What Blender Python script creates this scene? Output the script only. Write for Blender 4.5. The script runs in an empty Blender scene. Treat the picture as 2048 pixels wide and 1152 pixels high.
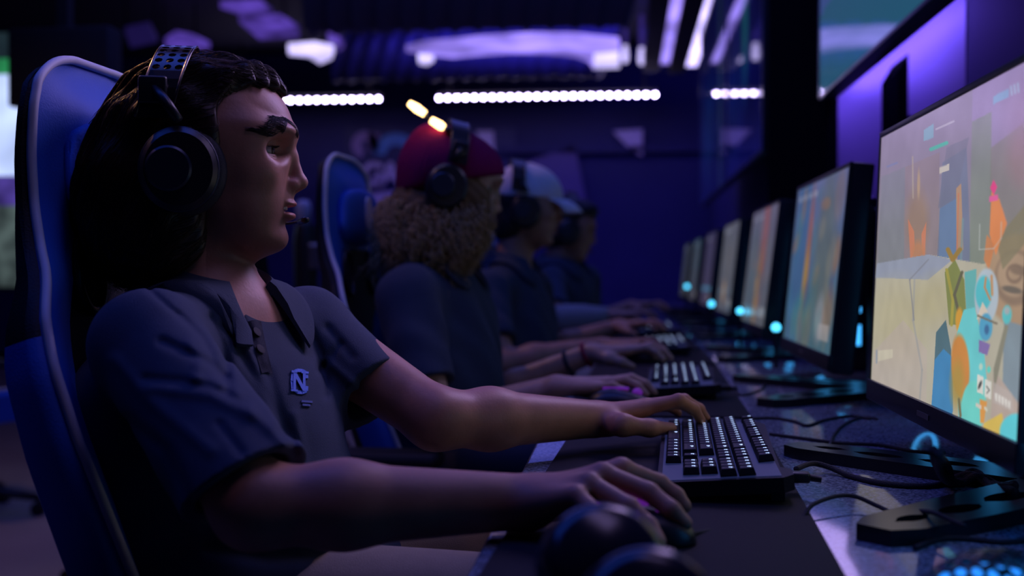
import bpy, math, random
import numpy as np
from mathutils import Vector, Matrix, Quaternion

S = bpy.context.scene
COL = S.collection
PI = math.pi
R = math.radians

# ------------------------------------------------------------------ camera
FPX = 2275.0                       # focal length in pixels of the 2048 px wide frame
CAM = Vector((0, 0, 0.98))
YAW = math.atan(226 / FPX)
PITCH = math.atan(29 / FPX)
cd = bpy.data.cameras.new('camera')
cam = bpy.data.objects.new('camera', cd)
COL.objects.link(cam)
cam.location = CAM
cam.rotation_euler = (PI / 2 - PITCH, 0, YAW)
cd.sensor_width = 36
cd.lens = 36 * FPX / 2048
cd.clip_start = 0.02
cd.clip_end = 60
cd.dof.use_dof = True
cd.dof.focus_distance = 1.33
cd.dof.aperture_fstop = 3.1
S.camera = cam
CM = Matrix.Rotation(YAW, 3, 'Z') @ Matrix.Rotation(PI / 2 - PITCH, 3, 'X')

def at(px, py, d):
    """point that stands d metres in front of the camera and shows at this place in the photo"""
    return CAM + CM @ Vector(((px - 1024) / FPX * d, (576 - py) / FPX * d, -d))

# ------------------------------------------------------------------ world, colour management
w = bpy.data.worlds.new('world'); S.world = w; w.use_nodes = True
bg = w.node_tree.nodes['Background']
bg.inputs[0].default_value = (0.05, 0.05, 1.0, 1)
bg.inputs[1].default_value = 0.010
S.view_settings.view_transform = 'Standard'
S.view_settings.look = 'None'
S.view_settings.exposure = 0.0
S.view_settings.gamma = 1.0
S.view_settings.use_curve_mapping = False

def area(name, loc, aim, sx, sy, col, power, spread=PI):
    l = bpy.data.lights.new(name, 'AREA'); l.shape = 'RECTANGLE'; l.size = sx; l.size_y = sy
    l.color = col; l.energy = power; l.spread = spread
    o = bpy.data.objects.new(name, l); COL.objects.link(o)
    o.location = loc
    o.rotation_euler = (Vector(aim) - Vector(loc)).to_track_quat('-Z', 'Y').to_euler()
    return o
def spot(name, loc, aim, col, power, ang, blend=0.6, rad=0.05):
    l = bpy.data.lights.new(name, 'SPOT'); l.color = col; l.energy = power
    l.spot_size = ang; l.spot_blend = blend; l.shadow_soft_size = rad
    o = bpy.data.objects.new(name, l); COL.objects.link(o)
    o.location = loc
    o.rotation_euler = (Vector(aim) - Vector(loc)).to_track_quat('-Z', 'Y').to_euler()
    return o

BLUE = (0.10, 0.13, 1.0)
VIOLET = (0.30, 0.16, 1.0)
# blue ceiling wash over the row of seats, violet wash on the right wall, warm downlights at the left
area('ceiling_wash_light', (-0.9, 1.5, 3.1), (-0.5, 1.6, 0.8), 1.2, 2.6, (0.03, 0.11, 1.0), 20)
area('ceiling_wash_light', (-0.6, 4.5, 3.1), (-0.5, 4.5, 0.8), 1.6, 3.5, (0.14, 0.16, 1.0), 27)
area('ceiling_wash_light', (0.0, 9.3, 3.1), (0.0, 10.4, 1.2), 3.5, 1.0, (0.07, 0.05, 1.0), 75)
area('screen_back_light', (0.70, 3.95, 1.74), (0.85, 3.95, 1.50), 1.7, 0.05, (0.16, 0.085, 1.0), 6.5)
spot('warm_downlight', (-1.55, 1.65, 2.5), (-0.545, 1.27, 1.235), (1.0, 0.46, 0.16), 110, R(5.5), 0.5, 0.03)
area('fan_light', (0.47, 0.88, 0.90), (0.20, 0.95, 0.74), 0.05, 0.25, (0.03, 0.30, 1.0), 0.16)
area('face_top_fill', (0.35, 0.9, 3.0), (-0.45, 1.35, 1.05), 0.5, 0.8, (0.42, 0.30, 0.80), 1.6, R(100))  # unseen fill lamp, added overhead to brighten the nearest face
area('face_side_fill', (0.42, 2.25, 1.98), (-0.40, 1.30, 1.14), 0.6, 0.9, (0.52, 0.36, 0.84), 2.9, R(60))  # unseen fill lamp, added to light the nearest face from the far side
spot('warm_downlight', (-1.3, 3.6, 2.7), (0.0, 2.95, 0.90), (1.0, 0.50, 0.22), 20, R(44), 0.6, 0.06)
spot('warm_downlight', (-1.7, 2.3, 2.9), (-0.35, 2.1, 0.95), (1.0, 0.50, 0.20), 17, R(46), 0.5, 0.06)
spot('warm_downlight', (-2.6, 2.7, 2.9), (-2.5, 4.2, 0.0), (1.0, 0.55, 0.28), 30, R(80), 0.8, 0.08)

# ------------------------------------------------------------------ helpers
def tag(o, label=None, cat=None, group=None, kind=None):
    if label: o['label'] = label
    if cat: o['category'] = cat
    if group: o['group'] = group
    if kind: o['kind'] = kind
    return o
def thing(name, label, cat, loc=(0, 0, 0), rz=0, group=None):
    o = bpy.data.objects.new(name, None); COL.objects.link(o)
    o.empty_display_size = 0.05
    o.location = loc; o.rotation_euler = (0, 0, rz)
    return tag(o, label, cat, group)

def mat(name, col, rough=0.6, metal=0.0, emit=None, es=0.0, spec=0.5, noise=0.0, nscale=20, bump=0.0, bscale=200, coat=0, sheen=0, sss=0):
    m = bpy.data.materials.new(name); m.use_nodes = True
    nt = m.node_tree; b = nt.nodes['Principled BSDF']
    b.inputs['Base Color'].default_value = (*col, 1)
    b.inputs['Roughness'].default_value = rough
    b.inputs['Metallic'].default_value = metal
    b.inputs['Specular IOR Level'].default_value = spec
    b.inputs['Coat Weight'].default_value = coat
    b.inputs['Sheen Weight'].default_value = sheen
    if sss:
        b.inputs['Subsurface Weight'].default_value = sss
        b.inputs['Subsurface Radius'].default_value = (0.01, 0.004, 0.002)
        b.inputs['Subsurface Scale'].default_value = 0.6
    if emit:
        b.inputs['Emission Color'].default_value = (*emit, 1)
        b.inputs['Emission Strength'].default_value = es
    if noise or bump:
        tc = nt.nodes.new('ShaderNodeTexCoord')
    if noise:
        n = nt.nodes.new('ShaderNodeTexNoise'); n.inputs['Scale'].default_value = nscale
        n.inputs['Detail'].default_value = 5
        nt.links.new(tc.outputs['Object'], n.inputs['Vector'])
        mx = nt.nodes.new('ShaderNodeMix'); mx.data_type = 'RGBA'
        mx.inputs[6].default_value = (*[c * (1 - noise) for c in col], 1)
        mx.inputs[7].default_value = (*[min(1, c * (1 + noise)) for c in col], 1)
        nt.links.new(n.outputs['Fac'], mx.inputs[0]); nt.links.new(mx.outputs[2], b.inputs['Base Color'])
    if bump:
        n2 = nt.nodes.new('ShaderNodeTexNoise'); n2.inputs['Scale'].default_value = bscale
        nt.links.new(tc.outputs['Object'], n2.inputs['Vector'])
        bp = nt.nodes.new('ShaderNodeBump'); bp.inputs['Strength'].default_value = bump; bp.inputs['Distance'].default_value = 0.002
        nt.links.new(n2.outputs['Fac'], bp.inputs['Height']); nt.links.new(bp.outputs[0], b.inputs['Normal'])
    return m

class MB:
    """collects shapes; build() links them as one mesh object"""
    def __init__(s): s.v = []; s.f = []; s.mi = []; s.n = 0
    def add(s, v, f, mi=0):
        v = np.asarray(v, dtype=float).reshape(-1, 3)
        s.v.append(v); s.f += [tuple(int(i) + s.n for i in q) for q in f]
        s.mi += [mi] * len(f); s.n += len(v); return s
    def box(s, c, sz, M=None, bev=0.0, mi=0):
        x, y, z = (a / 2 for a in sz)
        if bev <= 0:
            v = np.array([(i, j, k) for i in (-x, x) for j in (-y, y) for k in (-z, z)])
            f = [(0, 1, 3, 2), (4, 6, 7, 5), (0, 4, 5, 1), (2, 3, 7, 6), (0, 2, 6, 4), (1, 5, 7, 3)]
        else:
            b = min(bev, x * .99, y * .99, z * .99)
            ring = []
            n = 3
            for qx, qy, a0 in ((1, 1, 0), (-1, 1, PI / 2), (-1, -1, PI), (1, -1, 1.5 * PI)):
                for i in range(n + 1):
                    a = a0 + i * PI / 2 / n
                    ring.append((qx * (x - b), qy * (y - b), math.cos(a), math.sin(a)))
            v = []; rows = []
            for zz, r in ((-z, 0.35), (-z + b * .3, 0.8), (-z + b, 1), (z - b, 1), (z - b * .3, 0.8), (z, 0.35)):
                rows.append(len(v)); v += [(p[0] + b * r * p[2], p[1] + b * r * p[3], zz) for p in ring]
            m = len(ring); f = []
            for a, c2 in zip(rows, rows[1:]):
                f += [(a + i, a + (i + 1) % m, c2 + (i + 1) % m, c2 + i) for i in range(m)]
            f += [tuple(reversed(range(m))), tuple(rows[-1] + i for i in range(m))]
            v = np.array(v)
        v = v.copy()
        if M is not None: v = v @ np.array(M.to_3x3()).T
        return s.add(v + np.array(c), f, mi)
    def loft(s, rings, closed=True, caps=True, mi=0):
        m = len(rings[0]); v = np.array(rings, dtype=float).reshape(-1, 3); f = []
        for a in range(len(rings) - 1):
            for i in range(m if closed else m - 1):
                j = (i + 1) % m
                f.append((a * m + i, a * m + j, (a + 1) * m + j, (a + 1) * m + i))
        if caps and closed:
            f.append(tuple(reversed(range(m)))); f.append(tuple((len(rings) - 1) * m + i for i in range(m)))
        return s.add(v, f, mi)
    def tube(s, pts, rad, n=10, closed=False, mi=0):
        pts = [Vector(p) for p in pts]; N = len(pts)
        rad = rad if hasattr(rad, '__len__') else [rad] * N
        rings = []; up = None
        for i, p in enumerate(pts):
            t = (pts[(i + 1) % N] - pts[i - 1]) if closed else (pts[min(i + 1, N - 1)] - pts[max(i - 1, 0)])
            t = t.normalized() if t.length > 1e-9 else Vector((0, 0, 1))
            if up is None:
                up = t.orthogonal().normalized()
            up = (up - t * up.dot(t)); up = up.normalized() if up.length > 1e-6 else t.orthogonal().normalized()
            sd = t.cross(up)
            rings.append([p + (up * math.cos(a) + sd * math.sin(a)) * rad[i] for a in (2 * PI * k / n for k in range(n))])
        if closed: rings.append(rings[0])
        return s.loft(rings, True, not closed, mi)
    def lathe(s, prof, c, M=None, n=32, mi=0):
        """prof: (radius, height) pairs round local z"""
        rings = []
        for r, h in prof:
            rings.append([(max(r, 1e-5) * math.cos(2 * PI * k / n), max(r, 1e-5) * math.sin(2 * PI * k / n), h) for k in range(n)])
        v = np.array(rings).reshape(-1, 3)
        if M is not None: v = v @ np.array(M.to_3x3()).T
        v = v + np.array(c)
        return s.loft(v.reshape(len(prof), n, 3), True, True, mi)
    def prism(s, poly, h, c=(0, 0, 0), M=None, mi=0):
        """flat polygon (x, y) extruded h along local z"""
        n = len(poly)
        v = np.array([(x, y, 0) for x, y in poly] + [(x, y, h) for x, y in poly])
        f = [tuple(reversed(range(n))), tuple(range(n, 2 * n))] + [(i, (i + 1) % n, n + (i + 1) % n, n + i) for i in range(n)]
        if M is not None: v = v @ np.array(M.to_3x3()).T
        return s.add(v + np.array(c), f, mi)
    def build(s, name, mats, parent=None, smooth=None, mw=None):
        me = bpy.data.meshes.new(name)
        me.from_pydata(np.concatenate(s.v).tolist() if s.v else [], [], s.f)
        mats = mats if isinstance(mats, (list, tuple)) else [mats]
        for m in mats: me.materials.append(m)
        me.polygons.foreach_set('material_index', s.mi)
        if smooth is not None:
            me.polygons.foreach_set('use_smooth', [True] * len(me.polygons))
            if smooth < 3: me.set_sharp_from_angle(angle=smooth)
        me.update()
        o = bpy.data.objects.new(name, me); COL.objects.link(o)
        if parent: o.parent = parent
        return o

def spline(pts, n=8, closed=False):
    P = [Vector(p) for p in pts]; out = []
    N = len(P)
    for i in range(N if closed else N - 1):
        a = P[(i - 1) % N] if closed else P[max(i - 1, 0)]
        b = P[i]; c = P[(i + 1) % N]
        d = P[(i + 2) % N] if closed else P[min(i + 2, N - 1)]
        for k in range(n):
            t = k / n
            out.append(0.5 * ((2 * b) + (c - a) * t + (2 * a - 5 * b + 4 * c - d) * t * t + (-a + 3 * b - 3 * c + d) * t ** 3))
    if not closed: out.append(P[-1])
    return out
def kids(o): return [c for c in o.children]
def copy_tree(o, parent=None):
    c = o.copy(); COL.objects.link(c); c.parent = parent
    for k in kids(o): copy_tree(k, c)
    return c
def interp(x, xs, ys): return float(np.interp(x, xs, ys))
def sstep(a, b, x):
    t = min(1, max(0, (x - a) / (b - a))); return t * t * (3 - 2 * t)
# ================================================================== materials
M = {}
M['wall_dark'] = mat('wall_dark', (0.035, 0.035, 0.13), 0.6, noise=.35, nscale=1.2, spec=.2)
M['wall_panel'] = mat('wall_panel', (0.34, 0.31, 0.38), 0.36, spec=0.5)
M['ceiling'] = mat('ceiling', (0.02, 0.02, 0.035), 0.8)
M['floor'] = mat('floor', (0.30, 0.25, 0.22), 0.55, noise=.25, nscale=2)
M['blk'] = mat('black_plastic', (0.012, 0.012, 0.015), 0.38)
M['blkgloss'] = mat('black_gloss', (0.01, 0.01, 0.012), 0.12)
M['blkmatte'] = mat('black_matte', (0.008, 0.008, 0.01), 0.75)
M['dead'] = mat('black_felt', (0.006, 0.006, 0.008), 0.95, spec=0.0)
M['glass'] = mat('screen_glass_black', (0.006, 0.006, 0.009), 0.04, spec=0.9)
M['duct'] = mat('duct_metal', (0.10, 0.10, 0.16), 0.5, metal=0.3)
M['ledw'] = mat('led_violet_white', (0.5, 0.5, 0.5), 0.5, emit=(0.62, 0.50, 1.0), es=48)
M['cyan'] = mat('led_cyan', (0.1, 0.1, 0.1), 0.5, emit=(0.05, 0.42, 1.0), es=1.6)
M['rope'] = mat('cable_braid', (0.015, 0.015, 0.02), 0.7, bump=0.9, bscale=900)
M['blue'] = mat('blue_leatherette', (0.022, 0.11, 0.52), 0.55, spec=.25, bump=0.25, bscale=400)
M['blk_leather'] = mat('black_leatherette', (0.009, 0.009, 0.013), 0.6, spec=.2, bump=0.3, bscale=400)
M['piping'] = mat('white_piping', (0.60, 0.62, 0.68), 0.6)
M['steel'] = mat('grey_metal', (0.30, 0.29, 0.28), 0.35, metal=0.9)
M['white'] = mat('white_plain', (0.7, 0.7, 0.7), 0.5)
M['mat'] = mat('mousepad_cloth', (0.008, 0.008, 0.014), 0.7, bump=0.4, bscale=1500, spec=0.2)

def emitmat(name, col, s, noise=0.0, nscale=3.0):
    m = mat(name, (0.05, 0.05, 0.05), 0.5, emit=col, es=s)
    if noise:
        nt = m.node_tree; b = nt.nodes['Principled BSDF']
        tc = nt.nodes.new('ShaderNodeTexCoord'); n = nt.nodes.new('ShaderNodeTexNoise'); n.inputs['Scale'].default_value = nscale
        nt.links.new(tc.outputs['Object'], n.inputs['Vector'])
        mr = nt.nodes.new('ShaderNodeMapRange'); mr.inputs[1].default_value = 0.35; mr.inputs[2].default_value = 0.65
        mr.inputs[3].default_value = s * (1 - noise); mr.inputs[4].default_value = s * (1 + noise)
        nt.links.new(n.outputs['Fac'], mr.inputs[0]); nt.links.new(mr.outputs[0], b.inputs['Emission Strength'])
    return m

# desk surface: grey laminate with fine speckle, glossy
def desk_mat():
    m = mat('speckled_laminate', (0.3, 0.3, 0.3), 0.09, spec=0.6)
    nt = m.node_tree; b = nt.nodes['Principled BSDF']
    tc = nt.nodes.new('ShaderNodeTexCoord')
    n = nt.nodes.new('ShaderNodeTexNoise'); n.inputs['Scale'].default_value = 260; n.inputs['Detail'].default_value = 3
    v = nt.nodes.new('ShaderNodeTexVoronoi'); v.inputs['Scale'].default_value = 150
    nt.links.new(tc.outputs['Object'], n.inputs['Vector']); nt.links.new(tc.outputs['Object'], v.inputs['Vector'])
    cr = nt.nodes.new('ShaderNodeValToRGB')
    cr.color_ramp.elements[0].position = 0.35; cr.color_ramp.elements[0].color = (0.06, 0.075, 0.10, 1)
    cr.color_ramp.elements[1].position = 0.66; cr.color_ramp.elements[1].color = (0.28, 0.33, 0.40, 1)
    nt.links.new(n.outputs['Fac'], cr.inputs[0])
    mx = nt.nodes.new('ShaderNodeMix'); mx.data_type = 'RGBA'
    lt = nt.nodes.new('ShaderNodeMath'); lt.operation = 'LESS_THAN'; lt.inputs[1].default_value = 0.16
    nt.links.new(v.outputs['Distance'], lt.inputs[0]); nt.links.new(lt.outputs[0], mx.inputs[0])
    nt.links.new(cr.outputs[0], mx.inputs[6]); mx.inputs[7].default_value = (0.5, 0.5, 0.52, 1)
    nt.links.new(mx.outputs[2], b.inputs['Base Color'])
    return m
M['desk'] = desk_mat()

# ================================================================== the room
ZC = 3.3
def struct(name, mb, m, smooth=None):
    o = mb.build(name, m, None, smooth); o['kind'] = 'structure'; return o
struct('floor', MB().box((-3, 5, -0.05), (8.2, 16, 0.1)), M['floor'])
struct('ceiling', MB().box((-3, 5, ZC + 0.05), (8.2, 16, 0.1)), M['ceiling'])
struct('wall_back', MB().box((-3, 11.85, ZC / 2), (8.2, 0.1, ZC)), M['wall_dark'])
struct('wall_front', MB().box((-3, -2.95, ZC / 2), (8.2, 0.1, ZC)), M['wall_dark'])
struct('wall_left', MB().box((-7.05, 4.5, ZC / 2), (0.1, 14.8, ZC)), M['wall_dark'])
struct('wall_right', MB().box((0.93, 4.5, ZC / 2), (0.1, 14.8, ZC)), M['wall_dark'])
# light metal panels on the right wall, seams between them
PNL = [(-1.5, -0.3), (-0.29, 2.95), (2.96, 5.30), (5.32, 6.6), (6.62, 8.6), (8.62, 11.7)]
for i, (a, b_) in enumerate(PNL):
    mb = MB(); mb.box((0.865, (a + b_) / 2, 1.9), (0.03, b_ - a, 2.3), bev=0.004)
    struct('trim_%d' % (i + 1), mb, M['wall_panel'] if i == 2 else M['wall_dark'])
# dark column that stands out of the right wall between the screens
struct('trim_7', MB().box((0.615, 4.17, 2.22), (0.035, 1.38, 2.1), bev=0.004), M['dead'])
struct('trim_8', MB().box((0.3, 11.75, 2.25), (3.2, 0.10, 0.06)), M['wall_dark'])
struct('baseboard_back', MB().box((-3, 11.78, 0.06), (8.0, 0.03, 0.12)), M['blkmatte'])

# art panels and lettering on the back wall
M['mural_a'] = mat('mural_violet', (0.30, 0.20, 0.45), 0.6)
M['mural_c'] = mat('panel_violet', (0.11, 0.08, 0.24), 0.6)
M['mural_b'] = mat('mural_blue', (0.10, 0.26, 0.60), 0.6)
M['mural_l'] = mat('mural_lilac', (0.60, 0.50, 0.75), 0.6)
DB = 11.72
def wallpt(px, py, y=DB):
    # where a line of sight meets the back wall
    a = at(px, py, 1.0) - CAM; return CAM + a * (y / a.y)
def wall_poly(name, pts, m, th=0.02, y=DB, parent=None):
    P = [wallpt(x, z, y) for x, z in pts]
    mb = MB(); n = len(P)
    v = [(p.x, y, p.z) for p in P] + [(p.x, y + th, p.z) for p in P]
    mb.add(v, [tuple(range(n)), tuple(reversed(range(n, 2 * n)))] + [(i, n + i, n + (i + 1) % n, (i + 1) % n) for i in range(n)])
    return mb.build(name, m, parent)
o = wall_poly('wall_art_panel', [(1030, 330), (1150, 292), (1178, 430), (1040, 470)], M['mural_c'], 0.03, 11.70)
tag(o, 'slanted violet panel on the back wall behind the white cap', 'wall panel')
o = wall_poly('wall_art_panel', [(1226, 262), (1285, 258), (1285, 312), (1262, 300)], M['mural_l'], 0.03, 11.70)
tag(o, 'small pale violet shape high on the back wall, right of the big slanted panel', 'wall panel')
mural = thing('wall_mural', 'violet and blue mural with large pale letters on the back wall', 'mural', (-1.0, 11.75, 2.0))
def mpart(name, pts, m, y=11.76): 
    o = wall_poly(name, pts, m, 0.02, y); o.parent = mural; o.matrix_parent_inverse = Matrix.Translation((1.0, -11.75, -2.0)); return o
mpart('backing', [(690, 255), (1030, 255), (1030, 440), (690, 440)], mat('mural_back', (0.03, 0.03, 0.12), 0.6), 11.78)
def arc(cx, cy, r0, r1, a0, a1, n=14):
    o_ = [(cx + r1 * math.cos(a0 + (a1 - a0) * i / n), cy - r1 * math.sin(a0 + (a1 - a0) * i / n)) for i in range(n + 1)]
    i_ = [(cx + r0 * math.cos(a1 - (a1 - a0) * i / n), cy - r0 * math.sin(a1 - (a1 - a0) * i / n)) for i in range(n + 1)]
    return o_ + i_
mpart('violet_ring', arc(731, 290, 9, 28, R(-35), R(250)), M['mural_a'])
mpart('blue_arch', arc(792, 312, 22, 46, R(5), R(175)), M['mural_b'])
mpart('violet_wedge', [(735, 262), (760, 268), (752, 300), (738, 300)], M['mural_a'])
mpart('lilac_block', [(952, 262), (986, 262), (990, 320), (965, 300)], M['mural_l'])
mpart('lilac_bar', [(728, 388), (805, 380), (806, 396), (762, 400), (762, 440), (746, 440), (746, 402), (728, 404)], M['mural_l'])
mpart('blue_bar', [(770, 402), (806, 400), (806, 432), (782, 436)], M['mural_b'])
def text_mesh(name, s, size, m, parent, loc, rot, ext=0.004, bold=0.0):
    c = bpy.data.curves.new(name, 'FONT'); c.body = s; c.size = size; c.extrude = ext; c.offset = bold
    t = bpy.data.objects.new('tmp', c); COL.objects.link(t)
    bpy.context.view_layer.update()
    me = bpy.data.meshes.new_from_object(t.evaluated_get(bpy.context.evaluated_depsgraph_get()))
    bpy.data.objects.remove(t); me.name = name
    me.materials.clear(); me.materials.append(m)
    o = bpy.data.objects.new(name, me); COL.objects.link(o)
    o.parent = parent; o.location = loc; o.rotation_euler = rot
    return o
p = wallpt(722, 370)
for i, ch in enumerate('GAMING'):
    text_mesh('letter', ch, 0.33, M['mural_l'], mural, (p.x + 1.0 + i * 0.205 - (0.03 if ch == 'I' else 0) , -0.03, p.z - 2.0), (PI / 2, 0, 0), 0.008, 0.012)

# ================================================================== LED bars on the back wall
def led_bar(x0, x1, label):
    t = thing('led_light_bar', label, 'light bar', ((x0 + x1) / 2, 11.0, 2.70), 0, 'LED bars under the ceiling at the back')
    L = x1 - x0
    MB().box((0, 0.06, 0.02), (L + 0.05, 0.05, 0.07), bev=0.005).build('housing', M['blkmatte'], t)
    MB().box((-L / 2 + 0.1, 0.06, 0.32), (0.02, 0.02, 0.56)).build('hanger', M['blkmatte'], t)
    MB().box((L / 2 - 0.1, 0.06, 0.32), (0.02, 0.02, 0.56)).build('hanger', M['blkmatte'], t)
    n = int(L / 0.086) + 1
    b0 = None
    for i in range(n):
        if b0 is None:
            b0 = MB().lathe([(0.0, -0.014), (0.010, -0.010), (0.014, 0), (0.010, 0.010), (0, 0.014)], (0, 0, 0), None, 12).build('led_bulb', M['ledw'], t, 3)
            q = b0
        else:
            q = b0.copy(); COL.objects.link(q); q.parent = t
        q.location = (-L / 2 + (L if n < 2 else L * i / (n - 1)), 0.0, -0.008)
xs = [(at(px, 187, 10.9)).x for px in (572, 745, 871, 1310)]
led_bar(at(430, 187, 10.9).x, xs[1] , 'shorter row of violet-white LED dots, left of the two under the ceiling')
led_bar(xs[2], xs[3], 'longer row of violet-white LED dots under the ceiling above the beanie and the cap')

# ================================================================== ceiling fittings
def ceil_poly(name, pts, z, m, label, cat='ceiling light', th=0.05, group=None, frame=True):
    P = []
    for x, y in pts:
        a = at(x, y, 1.0) - CAM; P.append(CAM + a * ((z - CAM.z) / a.z))
    c = sum(P, Vector()) / len(P)
    t = thing(name, label, cat, c, 0, group)
    n = len(P)
    v = [tuple(p_ - c) for p_ in P] + [tuple(p_ - c + Vector((0, 0, th))) for p_ in P]
    f = [tuple(reversed(range(n))), tuple(range(n, 2 * n))] + [(i, (i + 1) % n, n + (i + 1) % n, n + i) for i in range(n)]
    MB().add(v, f).build('diffuser', m, t)
    xs_ = [q[0] for q in v]; ys_ = [q[1] for q in v]
    for sx in (0.25, 0.75):
        MB().box((min(xs_) * (1 - sx) + max(xs_) * sx, (min(ys_) + max(ys_)) / 2, (ZC - z + th) / 2 + 0.01), (0.015, 0.015, ZC - z - th)).build('hanger', M['blkmatte'], t)
    return t
E1 = emitmat('cove_violet', (0.34, 0.24, 1.0), 1.0, 0.6, 1.6)
E2 = emitmat('cove_bright', (0.60, 0.52, 1.0), 1.3, 0.3, 2.0)
E3 = emitmat('cove_dim', (0.20, 0.10, 0.85), 0.30, 0.7, 3.0)
ceil_poly('curved_ceiling_light', [(812, 103), (850, 94), (905, 90), (960, 84), (1060, 78), (1150, 79), (1238, 88), (1240, 110), (1238, 135), (1186, 137), (1178, 124), (1150, 114), (1090, 108), (1020, 107), (960, 111), (905, 116), (860, 111)], 2.72, E1,
          'long curved violet light band under the ceiling above the red beanie')
ceil_poly('ceiling_light_panel', [(1188, 112), (1238, 108), (1239, 136), (1188, 138)], 2.70, E2, 'bright pale block of light at the right end of the curved band')
ceil_poly('ceiling_light_panel', [(576, 100), (630, 96), (668, 104), (664, 118), (640, 128), (618, 114), (578, 110)], 2.70, E2, 'bright irregular ceiling light above the left LED row')
ceil_poly('ceiling_light_panel', [(836, 116), (858, 114), (868, 122), (855, 131), (838, 128)], 2.70, E2, 'small bright light under the left end of the curved band')
ceil_poly('ceiling_light_panel', [(478, 44), (560, 42), (600, 66), (598, 74), (520, 80)], 2.72, E3, 'dim violet ceiling panel at upper left with dark cut-out')
ceil_poly('ceiling_light_panel', [(440, 16), (520, 14), (545, 30), (500, 36)], 2.74, E3, 'faint narrow violet ceiling panel above the dim cut-out one')
ceil_poly('ceiling_light_panel', [(655, 74), (672, 76), (688, 96), (676, 104), (656, 90)], 2.75, E3, 'faint violet spot of ceiling light beside the bright irregular one')
ceil_poly('ceiling_light_panel', [(330, 88), (352, 74), (385, 80), (420, 96), (380, 118), (340, 122)], 2.9, E3, 'dim violet ceiling light seen through the perforated headband of the nearest headset')
ceil_poly('ceiling_light_panel', [(250, 66), (300, 56), (315, 84), (262, 96)], 2.9, emitmat('cove_faint', (0.12, 0.07, 0.7), 0.07), 'faint violet ceiling light over the nearest chair')
# strips that run along the row
def strip(x0, x1, x, z, w, label, m, segs):
    t = thing('ceiling_light_strip', label, 'light strip', (x, (x0 + x1) / 2, z), 0, 'light strips that run along the row')
    L = x1 - x0
    for a, b_ in segs:
        MB().box((0, -L / 2 + L * (a + b_) / 2, 0), (w, L * (b_ - a), 0.04), bev=0.01).build('light_segment', m, t)
    MB().box((-w * 0.5 - 0.075, 0, -0.01), (0.15, L, 0.10)).build('side_rail', M['blkmatte'], t)
    for k in (-0.4, 0.4):
        MB().box((0, L * k, (ZC - z) / 2), (0.02, 0.02, ZC - z)).build('hanger', M['blkmatte'], t)
E4 = emitmat('strip_bright', (0.55, 0.46, 1.0), 2.6, 0.3, 1.5)
strip(6.7, 10.7, 0.60, 2.90, 0.11, 'bright segmented violet strip along the ceiling nearest the right wall', E4, [(0, .22), (.25, .48), (.50, .74), (.76, .97)])
strip(6.7, 10.6, 0.36, 2.90, 0.10, 'dimmer violet strip along the ceiling, left of the bright one', emitmat('strip_dim', (0.36, 0.26, 1.0), 1.1, 0.5, 1.2), [(0, .3), (.32, .62), (.66, .96)])
for i, (px, y0, lab) in enumerate([(1250, 118, 'left'), (1283, 122, 'middle'), (1306, 118, 'right')]):
    q = at(px, y0, 10.2); t = thing('hanging_light_rod', '%s one of three short violet light rods hanging left of the ceiling strips' % ('leftmost' if i == 0 else 'middle' if i == 1 else 'rightmost'), 'light rod', q)
    MB().tube([(0, 0, -0.03), (0, 0, 0.02), (0, 0, 0.12)], [0.02, 0.032, 0.022], 12).build('light_tip', E2, t, 3)
    MB().tube([(0, 0, 0.12), (0, 0, ZC - q.z)], 0.022, 10).build('rod', emitmat('rod_dim%d' % i, (0.22, 0.12, 1.0), 0.10), t, 3)
# ribbed ducts
def duct(px0, px1, cy, y, z, r, label):
    x0, x1 = (at(px0, 0, y).x, at(px1, 0, y).x)
    L = x1 - x0; mb = MB(); n = int(L / 0.03)
    rings = []
    for i in range(n + 1):
        rr = r + (0.022 if (i % 5) == 0 else 0.0)
        rings.append([(-L / 2 + L * i / n + 0.10 * math.cos(a), rr * math.sin(a), rr * math.cos(a)) for a in (2 * PI * k / 40 for k in range(40))])
    mb.loft(rings)
    o = mb.build('ribbed_duct', M['duct'], None, R(50)); o.location = ((x0 + x1) / 2, y, z)
    tag(o, label, 'duct')
duct(640, 1290, 0, 7.0, 2.86, 0.36, 'large ribbed round duct across the ceiling above the curved light band')
duct(680, 1225, 0, 10.2, 2.98, 0.24, 'smaller ribbed duct behind the curved light band')
# ================================================================== desk
DZ = 0.74
DX0, DX1 = -0.125, 0.845
desk = thing('computer_desk', 'long grey speckled desk running under the row of monitors', 'desk', (0.36, 4.5, 0))
MB().box((0, 0, DZ - 0.018), (DX1 - DX0, 9.6, 0.036), bev=0.004).build('desk_top', M['desk'], desk, R(40))
MB().box((0.42, 0, 0.5), (0.02, 9.5, 0.38)).build('back_panel', M['blkmatte'], desk)
for y in (-4.5, -2.2, 0.1, 2.4, 4.6):
    MB().box((0.02, y, 0.352), (0.06, 0.06, 0.704)).box((0.02, y, 0.02), (0.7, 0.07, 0.04), bev=0.01).build('leg', M['blk'], desk)

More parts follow.
